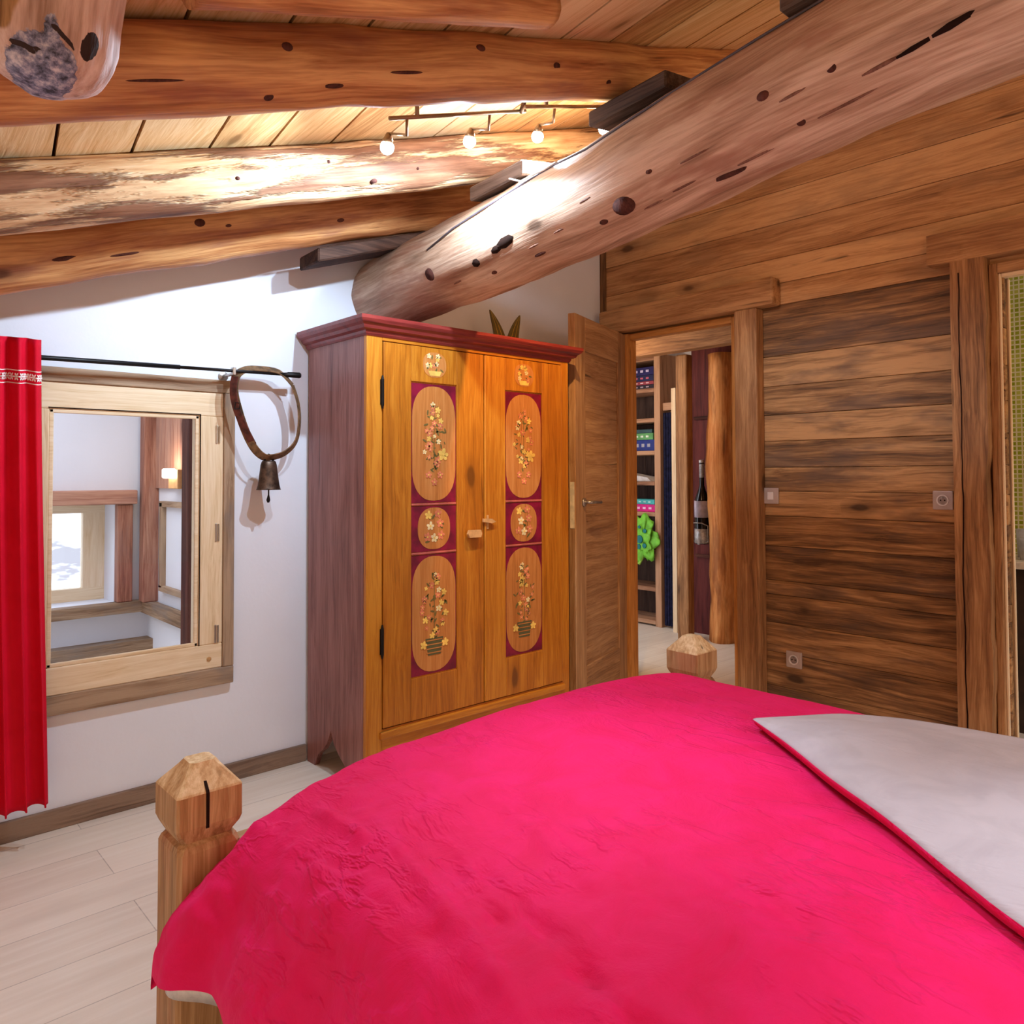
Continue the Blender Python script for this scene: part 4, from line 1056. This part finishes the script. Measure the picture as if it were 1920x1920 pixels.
def game(label, xa, xb, za, h, c, c2=None, y=5.03, d=.2):
    bm = new_bm(); box(bm, (xa, y, za), (xb, y+d, za+h), bev=.003)
    if c2:
        box(bm, (xa+.02, y-.0012, za+h*.3), (xa+(xb-xa)*.5, y+.002, za+h*.7), mat=1)
        for q in range(3): box(bm, (xa+(xb-xa)*(.6+.12*q), y-.0012, za+h*.35), (xa+(xb-xa)*(.66+.12*q), y+.002, za+h*.65), mat=1)
    mats = [col_mat('card_%d_%d_%d' % c, c)] + ([col_mat('card_%d_%d_%d' % c2, c2)] if c2 else [])
    tag(obj('game_box', bm, mats, loc=((xa+xb)/2, y+d/2, za)), label, 'box', 'board game boxes on the corridor shelves')
z0 = 1.929
for h_, c, c2, lab in ((.035, (44, 30, 40), (180, 160, 170), 'dark flat game box at the bottom of the top shelf stack'), (.028, (150, 60, 70), (230, 200, 200), 'reddish flat game box second from the bottom on the top shelf'), (.05, (34, 34, 74), (190, 90, 110), 'navy game box in the middle of the top shelf stack'), (.065, (40, 34, 90), (200, 190, 220), 'violet-blue patterned game box topping the top shelf stack')):
    game(lab, -4.3, -3.82, z0, h_, c, c2); z0 += h_+.001
game('blue game box lying directly under the green game box', -4.3, -3.81, 1.419, .09, (36, 52, 128), (170, 170, 180))
game('green game box lying on the blue box', -4.28, -3.83, 1.510, .055, (96, 160, 96), (220, 230, 210))
game('dark teal flat box lying on top of the green game box', -4.25, -3.84, 1.566, .03, (50, 80, 84))
game('magenta game box on the shelf above the green toy', -4.3, -3.80, .919, .06, (214, 30, 130), (240, 190, 220))
game('turquoise game box lying on the magenta box', -4.22, -3.82, .980, .04, (70, 170, 170), (170, 220, 210))
bm = new_bm(); prism(bm, [(-4.25, 1.169), (-3.86, 1.169), (-3.9, 1.20), (-4.0, 1.215), (-4.12, 1.235), (-4.2, 1.23)], 'y', 5.04, 5.2); tag(obj('paper_stack', bm, col_mat('paper', (206, 202, 198)), loc=(-4.05, 5.1, 1.169)), 'loose pale papers on the shelf above the turquoise box', 'paper')
ty = thing('toy_bag', 'bright green patterned toy bag hanging over the shelf edge', 'bag', (-3.93, 5.02, .585))
bm = new_bm(); bmesh.ops.create_icosphere(bm, subdivisions=4, radius=1.0)
for v in bm.verts:
    n = noise.noise(v.co*2.6+Vector((4, 1, 2)))
    v.co = Vector((-3.895+.115*v.co.x*(1+.9*n), 4.962+.030*v.co.y*(1+.2*n), .70+.155*v.co.z*(1+.7*n)))
bd = obj('body', bm, col_mat('lime_green', (120, 200, 60)), ty, smooth=True)
bm = new_bm()
for x, z, r in ((-3.93, .70, .034), (-3.94, .64, .022), (-3.98, .78, .02), (-3.88, .77, .018), (-3.98, .67, .015), (-3.885, .65, .02), (-3.93, .80, .014)):
    disc(bm, (x+.035, 4.928+.12*abs(x+3.93), z), (0, -1, 0), (1, 0, 0), r, r, 12, 0, .006)
obj('spot', bm, col_mat('teal_spot', (24, 120, 120)), bd)
bm = new_bm(); tube(bm, [(-3.99, 4.96, .60), (-3.97, 4.96, .52), (-3.92, 4.955, .50), (-3.88, 4.96, .57)], .014, 8); obj('strap', bm, col_mat('lime_strap', (150, 200, 80)), ty, smooth=True)
bm = new_bm(); box(bm, (-4.2, 5.04, .585), (-4.06, 5.16, .78), bev=.03); tag(obj('toy', bm, col_mat('lime_toy', (140, 190, 70)), loc=(-4.13, 5.1, .585), smooth=True), 'green soft toy on the shelf left of the hanging bag', 'toy')
# blue hanging and pale panel
bm = new_bm(); NU = 40
pts = [(-3.72+.14*i/NU, 5.02+.012*math.sin(i*.9)) for i in range(NU+1)]
poly = pts+[(x, y+.008) for x, y in pts[::-1]]
prism(bm, poly, 'z', .02, 1.72, 'z'); tag(obj('cloth_hanging', bm, M['navy'], loc=(-3.65, 5.02, .02)), 'narrow dark blue cloth hanging beside the corridor shelves', 'cloth')
sbox('trim_2', (-3.73, 5.03, 1.74), (-3.57, 5.12, 1.80), M['shelf'], 'x')
sbox('trim_3', (-3.575, 4.93, 0), (-3.535, 4.98, 1.9), M['pine'], 'z')
tag(sbox('timber_post', (-3.385, 4.72, 0), (-3.285, 4.80, 2.115), M['beam'], 'z', False, .012), 'square brown timber post in the corridor behind the far bed post', 'post')
sbox('wall_recess', (-3.46, 5.04, 0), (-2.9, 5.10, 2.3), M['red_dark'], 'z')
for i, z in enumerate((.60, 1.66)): sbox('trim_%d' % (4+i), (-3.43, 5.02, z-.012), (-3.22, 5.04, z+.012), M['knot'], 'x')
bm = new_bm(); tube(bm, [(-3.128+.008*math.sin(z*4), 4.92, z) for z in [2.115*k/30 for k in range(31)]], [.098+.010*noise.noise(Vector((0, 3, k*.35))) for k in range(31)], 26, jit=.16, tone=.5)
tag(obj('log_post', bm, M['orange_log'], loc=(-3.128, 4.92, 0), smooth=True), 'upright orange peeled log in the corridor beside the dark red recess', 'post')
bt = thing('wine_bottle', 'large dark wine bottle with pale labels hanging in the dark red recess', 'bottle', (-3.315, 4.95, .70))
bm = new_bm(); lathe(bm, (-3.315, 4.95, .70), [(.05, 0), (.056, .01), (.056, .30), (.05, .345), (.03, .40), (.019, .44), (.018, .60), (.02, .605), (.02, .63), (.01, .632)], 24); gb = obj('glass_body', bm, M['bottle'], bt, smooth=True)
bm = new_bm(); lathe(bm, (-3.315, 4.95, .70), [(.0195, .50), (.0195, .61), (.021, .612), (.021, .634), (.01, .636)], 20); obj('foil', bm, M['foil'], gb, smooth=True)
bm = new_bm(); lathe(bm, (-3.315, 4.95, .70), [(.0568, .20), (.0568, .325)], 24); obj('label', bm, M['label'], gb, smooth=True)
bm = new_bm(); lathe(bm, (-3.315, 4.95, .70), [(.057, .005), (.0572, .115)], 24); obj('lower_label', bm, M['foil'], gb, smooth=True)
bm = new_bm(); tube(bm, [(-3.38, 4.93, .72), (-3.385, 4.92, .84), (-3.35, 4.89, .86), (-3.28, 4.89, .86), (-3.245, 4.92, .84), (-3.25, 4.93, .72), (-3.315, 4.90, .70), (-3.38, 4.93, .72)], .005, 8); obj('wire_holder', bm, M['steel'], bt, smooth=True)
bm = new_bm(); tube(bm, [(-3.315, 5.04, 1.30), (-3.315, 4.97, 1.27)], .005, 8); obj('hook', bm, M['steel'], bt, smooth=True)

# ------------------------------------------------------------------ bathroom glimpsed at the right edge
sbox('wall_bathroom_back', (-1.6, 4.60, 0), (.8, 4.66, 2.7), M['tile'])
sbox('wall_bathroom_left', (-1.72, YW+.06, 0), (-1.66, 4.7, 2.7), M['plaster'])
sbox('ceiling_bathroom', (-1.72, YW+.06, 2.5), (.8, 4.7, 2.55), M['plaster'])
vn = thing('vanity_unit', 'pale worktop on a dark cabinet in the bathroom at the right edge', 'cabinet', (-.9, 4.4, 0))
bm = new_bm(); box(bm, (-1.4, 4.18, .775), (.2, 4.59, .81), 'x', bev=.006); obj('worktop', bm, M['counter'], vn)
bm = new_bm(); box(bm, (-1.38, 4.22, .0), (.18, 4.58, .775), 'x', bev=.004); obj('cabinet', bm, M['cabinet'], vn)
for i, (x, y, h_, lab) in enumerate(((-1.06, 4.30, .10, 'front clear tumbler on the bathroom worktop'), (-1.10, 4.42, .14, 'taller clear tumbler behind on the bathroom worktop'))):
    bm = new_bm(); lathe(bm, (x, y, .811), [(.028, 0), (.034, h_), (.030, h_), (.026, .008), (.001, .008)], 20); tag(obj('tumbler', bm, M['mirrorpot'], loc=(x, y, .811), smooth=True), lab, 'glass', 'tumblers on the bathroom worktop')

# ------------------------------------------------------------------ room beyond the window
XF = -4.6
yc = 1.385
bm = new_bm()
def fw(y0, y1, z0, z1): box(bm, (XF-.3, y0, z0), (XF, y1, z1))
fw(-1.6, .62, -.3, 3.0); fw(1.21, yc+.2, -.3, 3.0); fw(.62, 1.21, -.3, .53); fw(.62, 1.21, 1.075, 3.0)
struct(obj('wall_far', bm, M['plaster']))
bm = new_bm(); box(bm, (XF, yc, -.3), (-3.98, yc+.08, .50)); box(bm, (XF, yc, 1.56), (-3.98, yc+.08, 3.0)); box(bm, (XF, yc, .5), (-4.50, yc+.08, 1.56))
struct(obj('wall_far_side', bm, M['plaster']))
bm = new_bm(); box(bm, (XF, -1.6, -.12), (XW-.2, yc+.1, -.06)); struct(obj('floor_far', bm, M['floor']))
sbox('trim_6', (XF, -1.0, .475), (XF+.07, yc, .535), M['oldframe'], 'y')
sbox('trim_7', (XF, -1.0, .24), (XF+.10, yc, .325), M['oldframe'], 'y')
sbox('trim_8', (XF, yc-.05, .47), (-3.60, yc+.01, .53), M['oldframe'], 'x')
tag(sbox('window_lintel', (XF, .2, 1.072), (XF+.08, 1.305, 1.15), M['farwood'], 'y', False, .006), 'brown timber lintel over the small far window', 'lintel')
tag(sbox('window_jamb', (XF, 1.21, .535), (XF+.06, 1.288, 1.072), M['farwood'], 'z', False, .006), 'brown timber upright right of the small far window', 'post')
w2 = struct(thing('window_2', 'small bright window in the far room, seen through the glass', 'window', (XF-.2, .9, .55)))
bm = new_bm(); X2 = XF-.20
box(bm, (X2-.05, .62, 1.02), (X2, 1.21, 1.075), 'y'); box(bm, (X2-.05, .62, .53), (X2, 1.21, .60), 'y'); box(bm, (X2-.05, 1.10, .60), (X2, 1.21, 1.02), 'z'); box(bm, (X2-.05, .62, .60), (X2, .70, 1.02), 'z')
obj('window_frame', bm, M['pine'], w2)
bm = new_bm(); box(bm, (X2-.03, .70, .60), (X2-.026, 1.10, 1.02)); obj('pane', bm, M['glass'], w2)
# right-hand timbers of the far room
tag(sbox('timber_post', (-4.56, yc-.06, .53), (-4.48, yc+.02, 3.0), M['farwood'], 'z', False, .006), 'slim timber post in the far room corner, left of the glowing wall lamp', 'post')
tag(sbox('timber_post', (-3.72, yc-.12, -.06), (-3.62, yc+.02, 3.0), M['knot'], 'z', False, .008), 'dark brown timber post at the right edge of the window glass', 'post')
sbox('trim_9', (-4.48, yc+.0, .90+.26), (-3.72, yc+.05, 3.0), M['farwood'], 'z')
sbox('trim_10', (-4.48, yc+.02, .5), (-3.72, yc+.06, 1.16), M['plaster'], 'z')
w3 = struct(thing('window_3', 'bright side window of the far room beside the dark post', 'window', (-4.1, yc, .6)))
bm = new_bm(); box(bm, (-4.40, yc-.005, .62), (-4.36, yc+.02, 1.08), 'z'); box(bm, (-4.40, yc-.005, .60), (-3.80, yc+.02, .63), 'x'); box(bm, (-4.40, yc-.005, 1.06), (-3.80, yc+.02, 1.09), 'x'); obj('window_frame', bm, M['oldframe'], w3)
wl = thing('wall_lamp', 'lit wall lamp glowing on the timber in the far room', 'lamp', (-4.12, yc-.05, 1.2))
bm = new_bm(); box(bm, (-4.18, yc-.03, 1.16), (-4.04, yc, 1.26), bev=.004); obj('wall_plate', bm, M['knob'], wl)
bm = new_bm(); box(bm, (-4.165, yc-.07, 1.215), (-4.055, yc-.03, 1.265), bev=.01); obj('diffuser', bm, M['sconce'], wl)
# snowy hillside outside
bm = new_bm()
vs = [bm.verts.new(p) for p in ((-12, -14, -3), (-12, 10, -3), (-40, 30, 12), (-40, -40, 12))]; fs = [bm.faces.new(vs)]; finish(bm, vs, fs, 'x', 0); bmesh.ops.recalc_face_normals(bm, faces=fs)
tag(obj('snowy_hillside', bm, M['snow']), 'white snowy slope outside the small far window', 'hillside')
# ------------------------------------------------------------------ light
def point(name, loc, e, c, r=0.02, typ='POINT'):
    l = bpy.data.lights.new(name, typ); l.energy = e; l.color = lin(c)[:3]; l.shadow_soft_size = r
    o = bpy.data.objects.new(name, l); COL.objects.link(o); o.location = loc; return o
aims = ((-.4, -.5, -1), (-.15, -.1, -1), (-.1, .0, -1), (-.6, .28, -1))
for i, b in enumerate(bulbs):
    point('spot_glow', b, (2.0, 5, 5, 6.0)[i], (215, 232, 255) if i < 3 else (255, 206, 140), 0.015)
    o = point('spot_beam', b+Vector((.008, 0, -.012)), (26, 60, 64, 78)[i], (202, 230, 255) if i < 3 else (255, 206, 140), 0.014, 'SPOT')
    o.data.spot_size = math.radians(168 if i < 3 else 62); o.data.spot_blend = 0.35 if i < 3 else 0.6
    o.rotation_euler = Vector(aims[i]).to_track_quat('-Z', 'Y').to_euler()
point('corridor_light', (-3.7, 4.2, 1.95), 11, (255, 226, 190), 0.08)
for i, x in enumerate((-1.0, -.15)):
    o = point('bed_spot', (x, 1.22, 2.2), 90, (214, 232, 255), 0.04, 'SPOT'); o.data.spot_size = math.radians(42); o.data.spot_blend = 1.0
    o.rotation_euler = Vector((0, .0, -1)).to_track_quat('-Z', 'Y').to_euler()
point('warm_lamp', (.7, -.7, 1.75), 30, (255, 200, 142), 0.2)
point('far_room_fill', (-3.9, .3, 2.3), 9, (225, 236, 255), 0.1)  # unseen fill light added to brighten the far room walls
point('bathroom_light', (-.4, 3.9, 2.3), 3.5, (255, 236, 210), 0.1)
point('bedside_light', (1.1, 2.2, 2.1), 30, (255, 206, 160), 0.25)
point('wall_lamp_glow', (-4.11, yc-.09, 1.30), 1.2, (255, 230, 200), 0.03)

w = bpy.data.worlds.new('World'); sc.world = w; w.use_nodes = True
nt = w.node_tree; nt.nodes.clear()
def wn(t, **k):
    n = nt.nodes.new(t)
    for a, b in k.items(): setattr(n, a, b)
    return n
tc = wn('ShaderNodeTexCoord'); sx = wn('ShaderNodeSeparateXYZ'); nt.links.new(tc.outputs['Generated'], sx.inputs[0])
mr = wn('ShaderNodeMapRange'); nt.links.new(sx.outputs[0], mr.inputs[0]); mr.inputs[1].default_value = -.55; mr.inputs[2].default_value = -.15; mr.inputs[3].default_value = 1; mr.inputs[4].default_value = 0
mz = wn('ShaderNodeMapRange'); nt.links.new(sx.outputs[2], mz.inputs[0]); mz.inputs[1].default_value = .35; mz.inputs[2].default_value = .7
mxm = wn('ShaderNodeMath', operation='MAXIMUM'); nt.links.new(mr.outputs[0], mxm.inputs[0]); nt.links.new(mz.outputs[0], mxm.inputs[1])
mix = wn('ShaderNodeMix', data_type='RGBA'); nt.links.new(mxm.outputs[0], mix.inputs[0])
mix.inputs[6].default_value = (0.58, 0.42, 0.29, 1); mix.inputs[7].default_value = (3.0, 3.25, 3.7, 1)
bg = wn('ShaderNodeBackground'); nt.links.new(mix.outputs[2], bg.inputs[0]); bg.inputs[1].default_value = 1.0
ow = wn('ShaderNodeOutputWorld'); nt.links.new(bg.outputs[0], ow.inputs[0])

# ------------------------------------------------------------------ camera
F_, CY_ = 1429.6, 850.9
yaw, pitch, roll = -.833815, .0268185, -.0032102
f = Vector((math.sin(yaw)*math.cos(pitch), math.cos(yaw)*math.cos(pitch), math.sin(pitch)))
r0 = Vector((math.cos(yaw), -math.sin(yaw), 0)); u0 = r0.cross(f)
r = r0*math.cos(roll)+u0*math.sin(roll); u = -r0*math.sin(roll)+u0*math.cos(roll)
cam = bpy.data.cameras.new('Camera'); co = bpy.data.objects.new('Camera', cam); COL.objects.link(co)
co.matrix_world = Matrix(((r.x, u.x, -f.x, 0), (r.y, u.y, -f.y, 0), (r.z, u.z, -f.z, 1.23), (0, 0, 0, 1)))
cam.sensor_width = 36; cam.lens = F_*36/1920; cam.shift_y = (CY_-960)/1920; cam.clip_start = .02; cam.clip_end = 200
sc.camera = co
vs_ = sc.view_settings
vs_.view_transform = 'Standard'; vs_.look = 'None'; vs_.gamma = 1.0; vs_.use_curve_mapping = False; vs_.exposure = -0.1
for o in bpy.data.objects:
    if '_w' in o: del o['_w']
